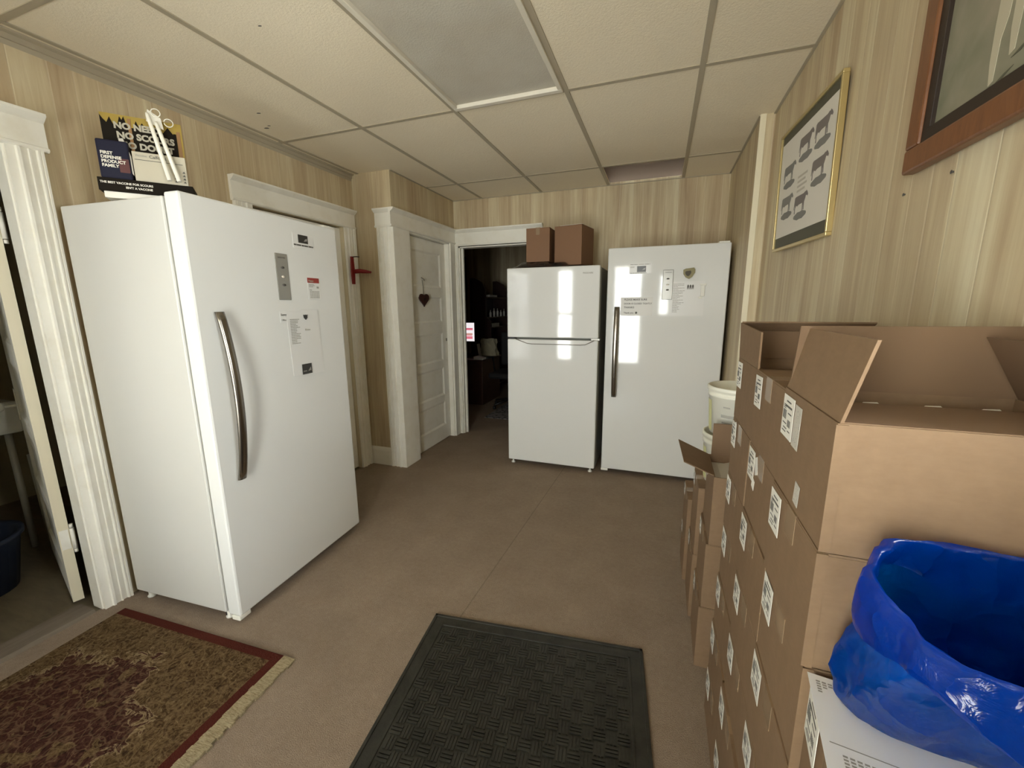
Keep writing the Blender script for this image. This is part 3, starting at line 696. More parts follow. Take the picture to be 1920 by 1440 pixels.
for i, s_ in enumerate(('PLEASE MAKE SURE', 'DOOR IS CLOSED TIGHTLY', 'THANKS')): b.text(s_, .0195 if i != 1 else .0165, (.132, -.0021, 1.416 - i * .029), (1, 0, 0), (0, 0, 1), FN, .02)
b.text('Thank you', .017, (.132, -.0021, 1.318), (1, 0, 0), (0, 0, 1), FN, .02); obj('lettering', b, 'ink', o)
b = B(); b.lathe([(.001, 0), (.008, 0), (.008, .0008), (.001, .001)], (0, 0, 0), 14)
for v in b.bm.verts: v.co = Vector((.224 + v.co.x, -.0019 - v.co.z, 1.324 + v.co.y))
obj('dot', b, 'ink', o)
b = card(.462, .690, 1.300, 1.548); o = stuck('notice_sheet', b, 'papersheet', RFM, 'pale printed sheet with a small emblem on back freezer door', 'paper')
b = B(); lines(b, .478, .560, 1.325, 1.535, 22, th=.35, jag=.6); obj('print', b, 'ink_soft', o)
b = B()
for k in range(3):
    x = .572 + k * .016; b.prism([(0, 0), (.004, 0), (.006, .016), (.009, 0), (.012, 0), (.012, .026), (.006, .034), (0, .026)], (x, -.0019, 1.492), (1, 0, 0), (0, 0, 1), (0, -.0005, 0))
obj('emblem', b, 'ink', o)
b = B(); pts = [(-.040, .026), (-.022, .034), (.004, .036), (.030, .040), (.040, .026), (.040, .004), (.022, -.026), (.002, -.040), (-.022, -.028), (-.038, -.004)]
b.prism(pts, (.578, -.0005, 1.604), (1, 0, 0), (0, 0, 1), (0, -.008, 0)); o = stuck('badge_magnet', b, 'badge', RFM, 'olive metal shield badge magnet on back freezer door', 'magnet')
b = B(); b.prism([(p_[0] * .5 - .006, p_[1] * .5) for p_ in pts], (.578, -.0085, 1.603), (1, 0, 0), (0, 0, 1), (0, -.0015, 0)); obj('centre', b, 'badge_dark', o)
b = B(); b.box(.662, .690, -.010, -.0022, 1.440, 1.520, .003); b.box(.655, .698, -.008, -.0022, 1.514, 1.530, .002); b.box(.652, .676, -.006, -.0022, 1.425, 1.440, .002)
stuck('clip_magnet', b, 'white_plastic', RFM, 'white plastic clip magnet at the sheet edge on back freezer', 'clip')

# ------------------------------------------------------------------ top-mount fridge
t = thing('refrigerator', 'shorter white two-door fridge with cartons on top, left of back freezer', 'fridge', (-1.206, 3.26, 0))
W, H = .755, 1.683
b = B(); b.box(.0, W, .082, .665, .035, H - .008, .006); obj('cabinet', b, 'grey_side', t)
b = B(); b.box(.012, W - .012, .070, .084, .05, H - .02); obj('gasket', b, 'gasket', t)
b = B(); b.box(0, W, 0, .072, 1.124, H, .009); fd = obj('freezer_door', b, 'enamel', t, 'upper door')
b = B(); b.box(.0, W, 0, .072, .045, 1.110, .009); rd = obj('fridge_door', b, 'enamel', t, 'taller lower door')
b = B(); b.text('FRIGIDAIRE', .0155, (.703, -.0004, 1.622), (1, 0, 0), (0, 0, 1), FN, .02, 'RIGHT'); obj('lettering', b, 'ink_soft', fd)
b = B(); b.prism([(.085, 1.108), (.18, 1.080), (.22, 1.076), (.62, 1.076), (.66, 1.080), (.725, 1.108)], (0, 0, 0), (1, 0, 0), (0, 0, 1), (0, -.016, 0)); b.box(.19, .64, -.0175, -.0155, 1.080, 1.084)
obj('handle', b, 'enamel', rd)
b = B(); b.tube([(.082, -.018, 1.111), (.18, -.018, 1.078), (.22, -.018, 1.074), (.62, -.018, 1.074), (.66, -.018, 1.078), (.728, -.018, 1.111)], .0035, 8); obj('handle_rim', b, 'panelgrey', rd)
b = B(); b.box(.70, .765, .01, .085, 1.1105, 1.1235); obj('hinge', b, 'panelgrey', t)
b = B(); b.box(-.004, .06, .012, .07, 1.1105, 1.1235); obj('hinge', b, 'black', t)
b = B(); b.box(.03, W - .03, .10, .115, .006, .04); obj('kick_grille', b, 'black', t)
for (x, y) in ((.03, .05), (W - .04, .05), (.03, .64), (W - .04, .64)):
    b = B(); b.lathe([(.017, 0), (.018, .010), (.008, .014), (.008, .05)], (x, y, 0), 14); obj('foot', b, 'white_plastic', t)
# on top of the fridge
b = B(); n = 26; m_ = 12
gr = []
for i in range(n + 1):
    row = []
    for j in range(m_ + 1):
        x = -1.172 + .47 * i / n; y = 3.275 + .42 * j / m_
        e = min(i, n - i, 4) / 4 * min(j, m_ - j, 2) / 2
        hgt = min(.010 + .046 * e * (1 if x < -.868 or y < 3.36 else .32 + .1 * math.sin(x * 60)) * (.85 + .5 * noise.noise((x * 14, y * 14, 1))), .050 if x < -.868 else (.015 if y > 3.36 else .040))
        if e == 0: hgt = .002
        row.append(b.bm.verts.new((x, y, H + hgt)))
    gr.append(row)
for i in range(n):
    for j in range(m_): f = b.bm.faces.new((gr[i][j], gr[i + 1][j], gr[i + 1][j + 1], gr[i][j + 1])); f.smooth = True
lo_ = [b.bm.verts.new((v.co.x, v.co.y, H + .001)) for v in (gr[0][0], gr[n][0], gr[n][m_], gr[0][m_])]
b.bm.faces.new(lo_[::-1])
tag(obj('plastic_bag', b, 'blackbag'), 'flat black plastic bag under the cartons on top of the fridge', 'bag')
def carton_top(name, label, loc, rz, w_, d_, h_, white=False):
    t = thing(name, label, 'box', loc, rz, 'brown cartons on top of the fridge')
    b = B(); b.box(0, w_, 0, d_, 0, h_, .002); obj('body', b, 'card_red', t)
    b = B(); b.box(.0, w_ * .49, .001, d_ - .001, h_ + .0005, h_ + .004); obj('flap', b, 'card_red', t)
    b = B(); b.box(w_ * .51, w_, .001, d_ - .001, h_ + .0005, h_ + .004); obj('flap', b, 'card_red', t)
    b = B(); b.box(w_ * .2 if white else w_ * .4, w_ if white else w_ * .6, .0, d_, h_ + .0042, h_ + .006); b.box(w_ * .42, w_ * .58, -.0012, -.0002, h_ - .05, h_ + .004) if not white else None
    obj('tape', b, 'label' if white else 'tape', t)
    return t
carton_top('cardboard_box', 'narrow brown carton at left on top of the fridge', (-1.07, 3.36, H + .052), 0, .196, .26, .260)
carton_top('cardboard_box', 'larger brown carton with white-taped top at right on the fridge', (-.842, 3.40, H + .018), R(-11), .232, .27, .300, True)
b = B(); b.prism([(-.875, 2.000), (-.855, 1.985), (-.838, 2.006), (-.838, 2.002), (-.855, 1.980), (-.875, 1.996)], (0, 3.365, 0), (1, 0, 0), (0, 0, 1), (0, .2, 0)); 
b.bm.free()

# ------------------------------------------------------------------ display and leaflets on the left freezer
t = thing('counter_display', 'black and yellow cardboard counter display on top of left freezer', 'display', (-2.046, 1.055, 1.8085), R(50.24))
FX, FZ = (1, 0, 0), (0, 0, 1)
b = B(); b.box(.012, .270, .006, .13, 0, .024, .002); obj('base', b, 'label', t, 'white base')
b = B(); b.box(.0, .293, .0, .135, .0245, .0715, .001); tr = obj('tray', b, 'print_black', t, 'black tray front with white slogan')
b = B(); b.text('THE BEST VACCINE FOR SCOURS', .0105, (.007, -.0005, .0515), FX, FZ, FN, .03); obj('lettering', b, 'print_white', tr)
b = B(); b.text("ISN'T A VACCINE", .0105, (.080, -.0005, .037), FX, FZ, FN, .03); obj('lettering', b, 'print_white', tr)
b = B(); za, zb = .072, .318
b.mi = 0; b.box(.028, .276, .050, .054, za, zb)
b.mi = 1
b.box(.028, .252, .0490, .0500, za, zb - .050)
top = [(.028, zb - .05), (.028, zb - .008), (.036, zb - .022), (.046, zb - .034), (.056, zb - .012), (.064, zb - .036), (.078, zb - .034), (.086, zb - .006), (.092, zb - .018), (.098, zb - .004), (.106, zb - .040), (.124, zb - .042), (.134, zb - .014), (.142, zb - .038), (.152, zb - .018), (.166, zb - .042), (.186, zb - .034), (.20, zb - .02), (.214, zb - .044), (.232, zb - .020), (.252, zb - .05)]
b.prism(top, (0, .0500, 0), FX, FZ, (0, -.001, 0))
b.mi = 2
b.box(.108, .118, .0484, .0492, za + .05, zb - .01); b.box(.258, .270, .0484, .050, za + .02, zb - .03)
b.mi = 1; b.box(.248, .257, .0484, .050, za + .02, zb - .04)
bd = obj('backboard', b, ['yellow', 'print_black', 'print_orange'], t, 'printed backboard with dark trees on yellow')
for i, s_ in enumerate(('NO NEED', 'NO SCOURS', 'NO DOUBT')):
    b = B(); b.text(s_, .0315, (.065 + i * .005, .0478, .268 - i * .034), FX, FZ, FN, .05); obj('lettering', b, 'print_grey', bd)
DM = Matrix.Translation((-2.046, 1.055, 1.8805)) @ Matrix.Rotation(R(50.24), 4, 'Z')
def on_display(name, label, cat):
    t_ = thing(name, label, cat, DM.translation, R(50.24)); return t_
t2 = on_display('product_pack', 'navy and maroon product pack standing in the left end of the counter display', 'package')
b = B(); b.mi = 0; b.box(.010, .104, .010, .034, 0, .140, .006); b.mi = 1; b.box(.070, .1, .0088, .0102, .025, .075); b.mi = 2; b.prism([(.090, .05), (.108, .02), (.108, .09), (.092, .152), (.078, .150)], (0, .016, 0), FX, FZ, (0, .012, 0))
pk = obj('pack', b, ['navy', 'maroon', 'label_grey'], t2)
for i, s_ in enumerate(('FIRST', 'DEFENSE', 'PRODUCT', 'FAMILY')):
    b = B(); b.text(s_, .0150, (.020, .0084, .086 - i * .0150), FX, FZ, FN, .035); obj('lettering', b, 'print_white', pk)
t3 = on_display('leaflet_stack', 'pale grey leaflets standing in the middle of the counter display', 'leaflets')
b = B(); b.box(.112, .278, .012, .030, 0, .110, .001); lf_ = obj('leaflet', b, 'brochure', t3)
b = B(); b.text('Vaccine', .012, (.120, .0114, .093), FX, FZ, FN, .01); obj('lettering', b, 'ink_soft', lf_)
b = B(); b.text('Calfcare', .016, (.164, .0114, .091), FX, FZ, FN, .01); b.box(.118, .268, .0112, .0122, .080, .082); obj('lettering', b, 'ink', lf_)
b = B()
for x in (.238, .266):
    for i in range(4): b.prism([(0, 0), (.010, -.002), (.007, .007)], (x - .003, .0116, .012 + i * .0125), FX, FZ, (0, -.0006, 0))
obj('marks', b, 'ink', lf_)
t4 = on_display('applicator_tubes', 'two long white tubes in a clear hanging sleeve leaning on the counter display', 'tubes')
for k in range(2):
    p0 = Vector((.222 + .031 * k, -.018, .0085)); p1 = Vector((.176 + .024 * k, .026, .262 - .028 * k))
    b = B(); b.tube([p0, p0 + (p1 - p0) * .96, p1], [.0078, .0068, .005], 12); obj('tube', b, 'tube', t4)
b = B(); b.slab([(.170, .026, .232), (.222, .026, .208), (.216, .032, .252), (.178, .032, .278)], (0, .001, 0)); obj('header_strip', b, 'label', t4)
for (x, z, r_) in ((.203, .268, .0145), (.240, .238, .0145)):
    b = B(); b.tube([(x + r_ * math.cos(a * math.pi / 9), .028, z + r_ * math.sin(a * math.pi / 9)) for a in range(19)], .0018, 6, False); obj('ring', b, 'tube', t4)

# ------------------------------------------------------------------ red bracket on the door casing
t = thing('wall_bracket', 'red T-shaped metal bracket on white door casing beside left freezer', 'bracket', (XL + .0275, 2.80, 1.565))
b = B(); b.prism([(-.016, 0), (.010, 0), (.016, .10), (.010, .215), (-.014, .215), (-.020, .10)], (0, 0, 0), (0, 1, 0), (0, 0, 1), (.012, 0, 0)); obj('plate', b, 'red', t)
b = B(); b.tube([(.006, .008, .100), (.045, .035, .104), (.085, .055, .100), (.128, .068, .094)], [.017, .018, .015, .008], 10); obj('arm', b, 'red', t)
b = B(); b.tube([(.006, .0, .212), (.030, .02, .216), (.048, .035, .214)], .004, 8); obj('hook', b, 'heart_dark', t)

# heart hanging on door 2
t = thing('heart_ornament', 'dark red carved wooden heart hanging on white panelled door', 'ornament', (XB - .040, 3.372, 1.402), R(-9))
hp = []
for k in range(28):
    a = 2 * math.pi * k / 28; hp.append((.0044 * 16 * math.sin(a) ** 3 * .95, .0040 * (13 * math.cos(a) - 5 * math.cos(2 * a) - 2 * math.cos(3 * a) - math.cos(4 * a)) + .046))
b = B(); b.prism(hp, (.001, 0, 0), (0, 1, 0), (0, 0, 1), (.014, 0, 0)); hh = obj('heart', b, 'heart', t)
b = B(); b.prism([(-.016, .030), (-.006, .062), (.002, .044), (.010, .064), (.018, .036), (.006, .040), (.0, .020), (-.006, .042)], (.0152, 0, 0), (0, 1, 0), (0, 0, 1), (.002, 0, 0)); obj('carving', b, 'heart_dark', hh)
b = B(); b.tube([(.006, 0, .082), (.006, -.002, .16), (.006, -.012, .222)], .003, 6); obj('cord', b, 'string', t)
b = B(); b.tube([(.003, -.016, .236), (.006, -.022, .238), (.008, .010, .226), (.006, .016, .212)], .0045, 8); obj('hook', b, 'string', t)

# ------------------------------------------------------------------ floor coverings
t = thing('area_rug', 'red and gold patterned rug in front of open left doorway', 'rug', (-2.285, .985, 0), R(2.6))
b = B(); b.box(0, .935, -1.40, 0, .0005, .010, .003); obj('pile', b, 'rug', t)
b = B()
for i in range(70):
    y0 = -1.40 + i * .02; b.box(.930, .990 + random.uniform(-.006, .006), y0, y0 + .0195, .0006, .008 + random.uniform(0, .002))
obj('fringe', b, 'fringe', t)
t = thing('door_mat', 'black rubber mat with woven pattern on brown carpet in foreground', 'mat', (-.889, 1.432, 0), R(6.4))
b = B(); MW, ML = .90, 1.42
b.box(0, MW, -ML, 0, .0005, .006, .002)
for (x0, x1, y0, y1) in ((.0, MW, -.012, 0), (0, MW, -ML, -ML + .012), (0, .012, -ML, 0), (MW - .012, MW, -ML, 0), (.05, MW - .05, -.058, -.050), (.05, .058, -ML + .05, -.05), (MW - .058, MW - .05, -ML + .05, -.05)): b.box(x0, x1, y0, y1, .004, .0095, .001)
rnd = random.Random(3)
nx, ny = 20, 30
sx, sy = (MW - .13) / nx, (ML - .13) / ny
for i in range(nx):
    for j in range(ny):
        cx, cy = .065 + (i + .5) * sx, -.065 - (j + .5) * sy
        ho = (i + j) % 2 == 0
        for k in (-1, 0, 1):
            o_ = k * .011
            if ho: b.box(cx - sx * .5, cx + sx * .5, cy + o_ - .0035, cy + o_ + .0035, .0055, .0098)
            else: b.box(cx + o_ - .0035, cx + o_ + .0035, cy - sy * .5, cy + sy * .5, .0055, .0090)
obj('mat', b, 'rubber', t)

# ------------------------------------------------------------------ cardboard boxes along the right wall
def sticker_mesh():
    """white shipping label facing -x: local y along the box (0..wy), z up (0..hz)"""
    b = B(); b.mi = 0; b.box(-.0008, 0, 0, .064, 0, .072)
    b.mi = 1; x = -.0011; rr = random.Random(5)
    def k(y0, y1, z0, z1): b.box(x, -.0007, y0, y1, z0, z1)
    k(.018, .044, .061, .0635); k(.010, .050, .052, .0555)
    for i in range(7): y = .040 + i * .003; k(y, y + .0012 + .0006 * (i % 2), .030, .046)
    for i in range(6): y = .012 + i * .003; k(y, y + .0015, .020, .032)
    k(.010, .030, .042, .044); k(.034, .056, .022, .0238); k(.030, .050, .014, .0158); k(.034, .056, .008, .0098); k(.010, .024, .012, .0138)
    for i in range(3): k(.044, .058, .048 + .003 * i, .0494 + .003 * i)
    return b
_st = obj('shipping_label', sticker_mesh(), ['label', 'ink']); STICK = _st.data; bpy.data.objects.remove(_st)
b = B(); b.mi = 0; b.box(-.0006, 0, 0, .034, 0, .070); b.mi = 1
rr = random.Random(9)
for i in range(26): y, z = rr.uniform(.003, .029), rr.uniform(.004, .066); b.box(-.0008, -.0005, y, y + .002, z, z + .0014)
_st = obj('shipping_label', b, ['label_grey', 'ink_soft']); STICK2 = _st.data; bpy.data.objects.remove(_st)
b = B(); b.box(-.0007, 0, 0, .024, 0, .040); _st = obj('paper_scrap', b, ['label']); SCRAP = _st.data; bpy.data.objects.remove(_st)
def attach(name, data, parent, loc, rx=0.0, sy=1.0, sz=1.0):
    o = bpy.data.objects.new(name, data); COL.objects.link(o); o.parent = parent; o.location = loc; o.rotation_euler = (rx, 0, 0); o.scale = (1, sy, sz); return o
def box_thing(label, x0, y0, z0, lx, ly, lz, rz=0.0, group=None, top='closed', st=True, smaller=1.0, strow=None):
    """origin at the near-left bottom corner; x towards the wall, y away from the viewer"""
    t = thing('cardboard_box', label, 'box', (x0, y0, z0), rz, group)
    th = .004
    b = B()
    if top == 'closed':
        b.box(0, lx, 0, ly, 0, lz - .004, .0015); obj('body', b, 'card', t)
        for (y0_, y1_) in ((.0005, ly / 2 - .0008), (ly / 2 + .0008, ly - .0005)):
            b = B(); b.box(.0005, lx - .0005, y0_, y1_, lz - .0038, lz - .0006); obj('flap', b, 'card', t)
        b = B(); b.box(-.0009, lx + .0009, ly / 2 - .024, ly / 2 + .024, lz - .0005, lz - .0001); b.box(-.0009, -.0001, ly / 2 - .024, ly / 2 + .024, lz - .05, lz - .0002); obj('tape', b, 'tape', t)
    else:
        b.box(0, th, 0, ly, 0, lz); b.box(lx - th, lx, 0, ly, 0, lz); b.box(th, lx - th, 0, th, 0, lz); b.box(th, lx - th, ly - th, ly, 0, lz); b.box(th, lx - th, th, ly - th, 0, th)
        obj('body', b, 'card', t)
    if st:
        m = smaller
        attach('shipping_label', STICK, t, (-.0012, ly - .006 - .064 * m, lz - .010 - .072 * m), random.uniform(-.04, .04), m, m)
    return t
BX_L = .31
G = 'white-labelled cardboard boxes stacked by the right wall'
ORD = ['topmost', 'second from top', 'third from top', 'fourth from top', 'fifth from top', 'sixth from top', 'bottom']
# nearest short stack Z (carries the paper and the bag)
hz = .8825 / 5
RZ_Z = R(-8.0)
for k in range(5):
    lab = ['cardboard box directly under the white sheet and blue bag', 'second cardboard box down in the short stack under the blue bag', 'third cardboard box down in the short stack under the blue bag', 'fourth cardboard box down in the short stack under the blue bag', 'bottom cardboard box of the short stack under the blue bag'][k]
    box_thing(lab, .2155 - .2485 * math.sin(R(8)) + .010 , .592 - .2485 * math.cos(R(8)) - .0, .8825 - (k + 1) * hz, BX_L - .03, .2485, hz - .0006, RZ_Z, G)
# tall stacks A, B, C
hA = 1.239 / 7
stacks = [('tall stack right behind the blue bag', .2160, .602, .246, 1.239, R(-.8)), ('middle one of the three tall stacks', .2225, .853, .252, 1.234, R(-.4)), ('farthest of the three tall stacks', .2255, 1.110, .250, 1.232, 0.0)]
def flap_quad(t, ps, nrm, name='flap', m='card'):
    b = B(); b.slab(ps, nrm); return obj(name, b, m, t)
for si, (nm, x, y, ly, top, rz) in enumerate(stacks):
    h = top / 7
    for k in range(7):
        z = top - (k + 1) * h
        dx = (random.uniform(-.002, .003) if k else 0) - (.007 if k >= 5 else 0)
        opened = (k == 0 and si in (0, 2))
        pre = 'open-flapped cardboard box' if opened else 'cardboard box'
        t = box_thing('%s, %s of the %s' % (pre, ORD[k], nm), x + dx, y + (random.uniform(-.002, .002) if k else 0) + (0.004 if k == 5 else 0), z, BX_L - .005, ly, h - .0006, rz + (random.uniform(-.006, .006) if k else 0), G, 'open' if opened else 'closed')
        if si == 0:
            b = B(); b.box(-.0022, .011, -.0022, -.0002, .001, h - .002); obj('glue_seam', b, 'card', t)
        if si == 0 and k == 0:
            attach('shipping_label', STICK2, t, (-.0009, ly - .107, h - .086), .03)
            o_ = attach('shipping_label', STICK2, t, (-.0009, .105, .010), .1, .7, .5)
            L_ = BX_L - .005
            f_ = flap_quad(t, [(.002, .0, h), (.002, ly, h), (.025, ly - .002, h + .104), (.025, -.004, h + .104)], (.004, 0, 0))
            flap_quad(t, [(.004, ly - .004, h), (L_ - .002, ly - .004, h), (L_ - .004, ly + .004, h + .110), (.012, ly + .004, h + .108)], (0, -.004, 0), m='card_in_shade')
            flap_quad(t, [(L_ - .004, .002, h), (L_ - .004, ly - .010, h), (L_ - .056, ly - .012, h + .094), (L_ - .056, -.004, h + .094)], (.004, 0, 0), m='card_in_shade')
            flap_quad(t, [(.005, .002, h - .003), (L_ - .006, .002, h - .003), (L_ - .006, .150, h - .006), (.005, .150, h - .006)], (0, 0, .004), m='card_in_shade')
            b = B()
            for xx in (.075, .15, .215): b.tube([(xx, .168, h - .016), (xx + .012, .167, h - .010), (xx + .026, .166, h - .009), (xx + .036, .167, h - .015)], [.003, .006, .006, .003], 8)
            obj('glint_pieces', b, 'white_plastic', t, 'white pieces standing for glints of clear plastic inside')  # glints modelled as small white pieces
            b = B(); b.box(.004, L_ - .004, .004, ly - .008, h - .05, h - .02); obj('contents', b, 'card_in_shade', t)
        if si == 1 and k == 0: pass
        if si == 2 and k == 0:
            L_ = BX_L - .005
            flap_quad(t, [(.0, .0, h), (.0, ly, h), (-.004, ly + .004, h + .100), (-.002, -.006, h + .088)], (.004, 0, 0))
            flap_quad(t, [(.003, ly - .004, h), (L_ - .003, ly - .004, h), (L_ - .003, ly + .012, h + .076), (.003, ly + .012, h + .076)], (0, -.004, 0), m='card_in_shade')
            flap_quad(t, [(.0, ly + .012, h + .076), (L_ - .0, ly + .012, h + .076), (L_ + .004, ly - .018, h + .100), (-.004, ly - .018, h + .100)], (0, 0, .004), m='card')
            b = B(); b.box(.004, L_ - .004, .004, ly - .004, h - .06, h - .03); obj('contents', b, 'card_in_shade', t)
        if si == 1 and k == 1: attach('paper_scrap', SCRAP, t, (-.0010, ly - .105, h - .050), -.4)
        if si == 2 and k in (1, 2): attach('paper_scrap', SCRAP, t, (-.0016, ly - .076, h - .048), -.3, .8, 1.1)
        if si == 1 and k == 1: attach('paper_scrap', SCRAP, t, (-.0010, ly - .082, h - .098), .2, 1.0, .6)
# taller boxes beyond: stack D (open top), then two lower ones
DXL = .201
for k in range(3):
    nm = ['open-flapped cardboard box, top of the three taller boxes beyond the tall stacks', 'middle one of the three taller cardboard boxes beyond the tall stacks', 'bottom one of the three taller cardboard boxes beyond the tall stacks'][k]
    z = .783 - (k + 1) * .261
    t = box_thing(nm, DXL + [.010, .002, -.004][k], 1.528, z, .30, .25, .2605, R(-1.0), G, 'open' if k == 0 else 'closed', True, .8)
    if k == 0:
        h = .2605
        flap_quad(t, [(.0, .01, h), (.0, .24, h), (-.118, .200, h + .062), (-.104, -.03, h + .0546)], (0, .0, .004))
        flap_quad(t, [(.010, .246, h), (.294, .246, h), (.292, .262, h + .128), (.012, .262, h + .128)], (0, -.004, 0), m='card_in_shade')
        b = B(); b.box(.006, .294, .006, .244, h - .05, h - .03, .003); b.prism([(0, 0), (.05, .016), (.12, .002), (.16, .020), (.2, 0)], (.03, .03, h - .031), (1, 0, 0), (0, 0, 1), (0, .19, 0)); obj('contents', b, 'label_grey', t, 'crumpled pale paper inside')
for k in range(2):
    t = box_thing(['upper cardboard box under the white buckets', 'lower cardboard box of the pair under the white buckets'][k], .193 - .003 * k, 1.800, .62 - (k + 1) * .31, .30, .25, .3095, R(-.6), G, 'closed', True, .8)
for k in range(2):
    t = box_thing(['cardboard box on top of the last low stack before the back freezer', 'cardboard box at the bottom of the last low stack before the back freezer'][k], .178, 2.065, .44 - (k + 1) * .22, .29, .25, .2195, 0, G, 'closed', True, .75)
# white buckets
def bucket(label, loc, r0, r1, h):
    t = thing('bucket', label, 'bucket', loc, 0, 'white plastic buckets among the boxes')
    b = B(); b.lathe([(.001, 0), (r0, 0), (r0 + (r1 - r0) * .78, h * .78), (r1 + .002, h * .79), (r1 + .003, h * .84), (r1, h * .85), (r1 + .001, h * .90), (r1 + .006, h * .91), (r1 + .006, h * .985), (r1 + .002, h), (r1 - .003, h * .99), (r0 - .003, .006), (.001, .006)], seg=36)
    bd = obj('pail', b, 'bucket', t)
    b = B(); seg = 14
    def band(a0, a1, z0, z1, off=.0016):
        pv = None
        for i in range(9):
            a = a0 + (a1 - a0) * i / 8
            v = []
            for z in (z0, z1):
                rr_ = r0 + (r1 - r0) * z / h + off; v.append(b.bm.verts.new((rr_ * math.cos(a), rr_ * math.sin(a), z)))
            if pv: b.bm.faces.new((pv[0], v[0], v[1], pv[1])).material_index = b.mi
            pv = v
    b.mi = 0; band(R(160), R(200), .05 * h, .70 * h); b.mi = 1; band(R(232), R(246), .60 * h, .63 * h); band(R(228), R(262), .40 * h, .46 * h, .0014); band(R(230), R(255), .28 * h, .31 * h, .0014)
    obj('print', b, ['bucket_y', 'ink_soft'], bd, nrm=False)
    return t
bucket('lower white plastic bucket, mostly hidden behind the open box flap', (.330, 1.927, .6205), .108, .121, .22)
bucket('white plastic bucket with open rim, seen above the open box flap', (.334, 1.927, .8415), .105, .119, .205)

# paper sheet and blue bag on the near stack
t = thing('printed_sheet', 'white printed paper lying under the blue bag', 'paper', (0, 0, 0))
ZP = .8828
A_ = Vector((.2195, .594, ZP)); uu = Vector((math.cos(R(8)), -math.sin(R(8)), 0)); vv = Vector((math.sin(R(8)), math.cos(R(8)), 0))
b = B(); b.slab([A_, A_ + uu * .215, A_ + uu * .215 - vv * .235, A_ - vv * .235], (0, 0, .0008)); sh = obj('sheet', b, 'paper', t)
b = B()
def rows(u0, v0, n, m, du=.0065, dv=.0042, frac=.7):
    for i in range(n):
        L_ = random.randint(2, m)
        for j in range(L_):
            p = A_ + uu * (u0 + i * du) - vv * (v0 + j * dv) + Vector((0, 0, .0009)); b.slab([p, p + uu * du * frac, p + uu * du * frac - vv * dv * .55, p - vv * dv * .55], (0, 0, .0002))
rows(.008, .010, 22, 9); rows(.018, .112, 26, 12)
for v0 in (.100,): p = A_ + uu * .008 - vv * v0 + Vector((0, 0, .0009)); b.slab([p, p + uu * .19, p + uu * .19 - vv * .0012, p - vv * .0012], (0, 0, .0002))
obj('print', b, 'ink_soft', sh)

b = B()
SEG = 96
def se(a, n_=2.6): c, s = math.cos(a), math.sin(a); return (abs(c) ** (2 / n_)) * (1 if c >= 0 else -1), (abs(s) ** (2 / n_)) * (1 if s >= 0 else -1)
def rim_h(a):
    s = math.sin(a); return 1.088 + .020 * s - .006 * math.cos(a) + .008 * math.sin(3 * a + .6)
# profile: (t, radius factor, y shift, how far toward rim)
prof = [(0, .90), (.02, .985), (.10, 1.04), (.22, 1.06), (.36, 1.06), (.50, 1.04), (.64, 1.01), (.78, .985), (.9, .975), (1.0, .97)]
rings = []
ZB0 = .8846
def bagpt(a, t_, f, extra=0.0, dz=0.0):
    cx, cy = .395, .556 + (-.072) * t_
    rx, ry = .152 + .008 * t_, .046 + .050 * t_
    ux, uy = se(a)
    wr = noise.noise((math.cos(a) * 3.2, math.sin(a) * 3.2, t_ * 2.4)) * .010 + .0045 * math.sin(a * 11 + t_ * 5) * math.sin(t_ * 3.0) + noise.noise((math.cos(a) * 9, math.sin(a) * 9, t_ * 7)) * .004
    wr += .010 * (abs(noise.noise((math.cos(a) * 2.2 + 5, math.sin(a) * 2.2, t_ * 3.5 + math.cos(a)))) * 2 - .5)
    wr *= min(1, t_ * 4 + .15)
    x = cx + ux * (rx * f + extra + wr); y = cy + uy * (ry * f + extra + wr)
    z = ZB0 + (rim_h(a) - ZB0) * t_ + dz
    lim = .6005 if z < 1.30 else 9
    if y > lim - .003: y = lim - .003 - .0004 * (y - lim)
    x = min(x, XR - .022)
    return Vector((x, y, z))
for (t_, f) in prof: rings.append([b.bm.verts.new(bagpt(2 * math.pi * k / SEG, t_, f)) for k in range(SEG)])
# rolled collar outside, then the film's inner side
for (ex, dz) in ((.004, .004), (.009, .000), (.012, -.018), (.013, -.036), (.010, -.048)):
    rings.append([b.bm.verts.new(bagpt(2 * math.pi * k / SEG, 1.0, .97, ex + .003 * math.sin(k * .7), dz * (1 + .3 * math.sin(k * .31)) - (.0))) for k in range(SEG)])
for i in range(len(rings) - 1):
    for k in range(SEG): f = b.bm.faces.new((rings[i][k], rings[i][(k + 1) % SEG], rings[i + 1][(k + 1) % SEG], rings[i + 1][k])); f.smooth = True
b.bm.faces.new(rings[0][::-1])
tag(obj('plastic_bag', b, 'bag', nrm=True), 'open blue plastic bag sitting on the near stack of boxes', 'bag')

# ------------------------------------------------------------------ framed pictures on the right wall
def pic_root(name, label, c, M3, group=None):
    t = thing(name, label, 'framed picture', (0, 0, 0)); t.matrix_world = Matrix.Translation(c) @ M3.to_4x4(); return t
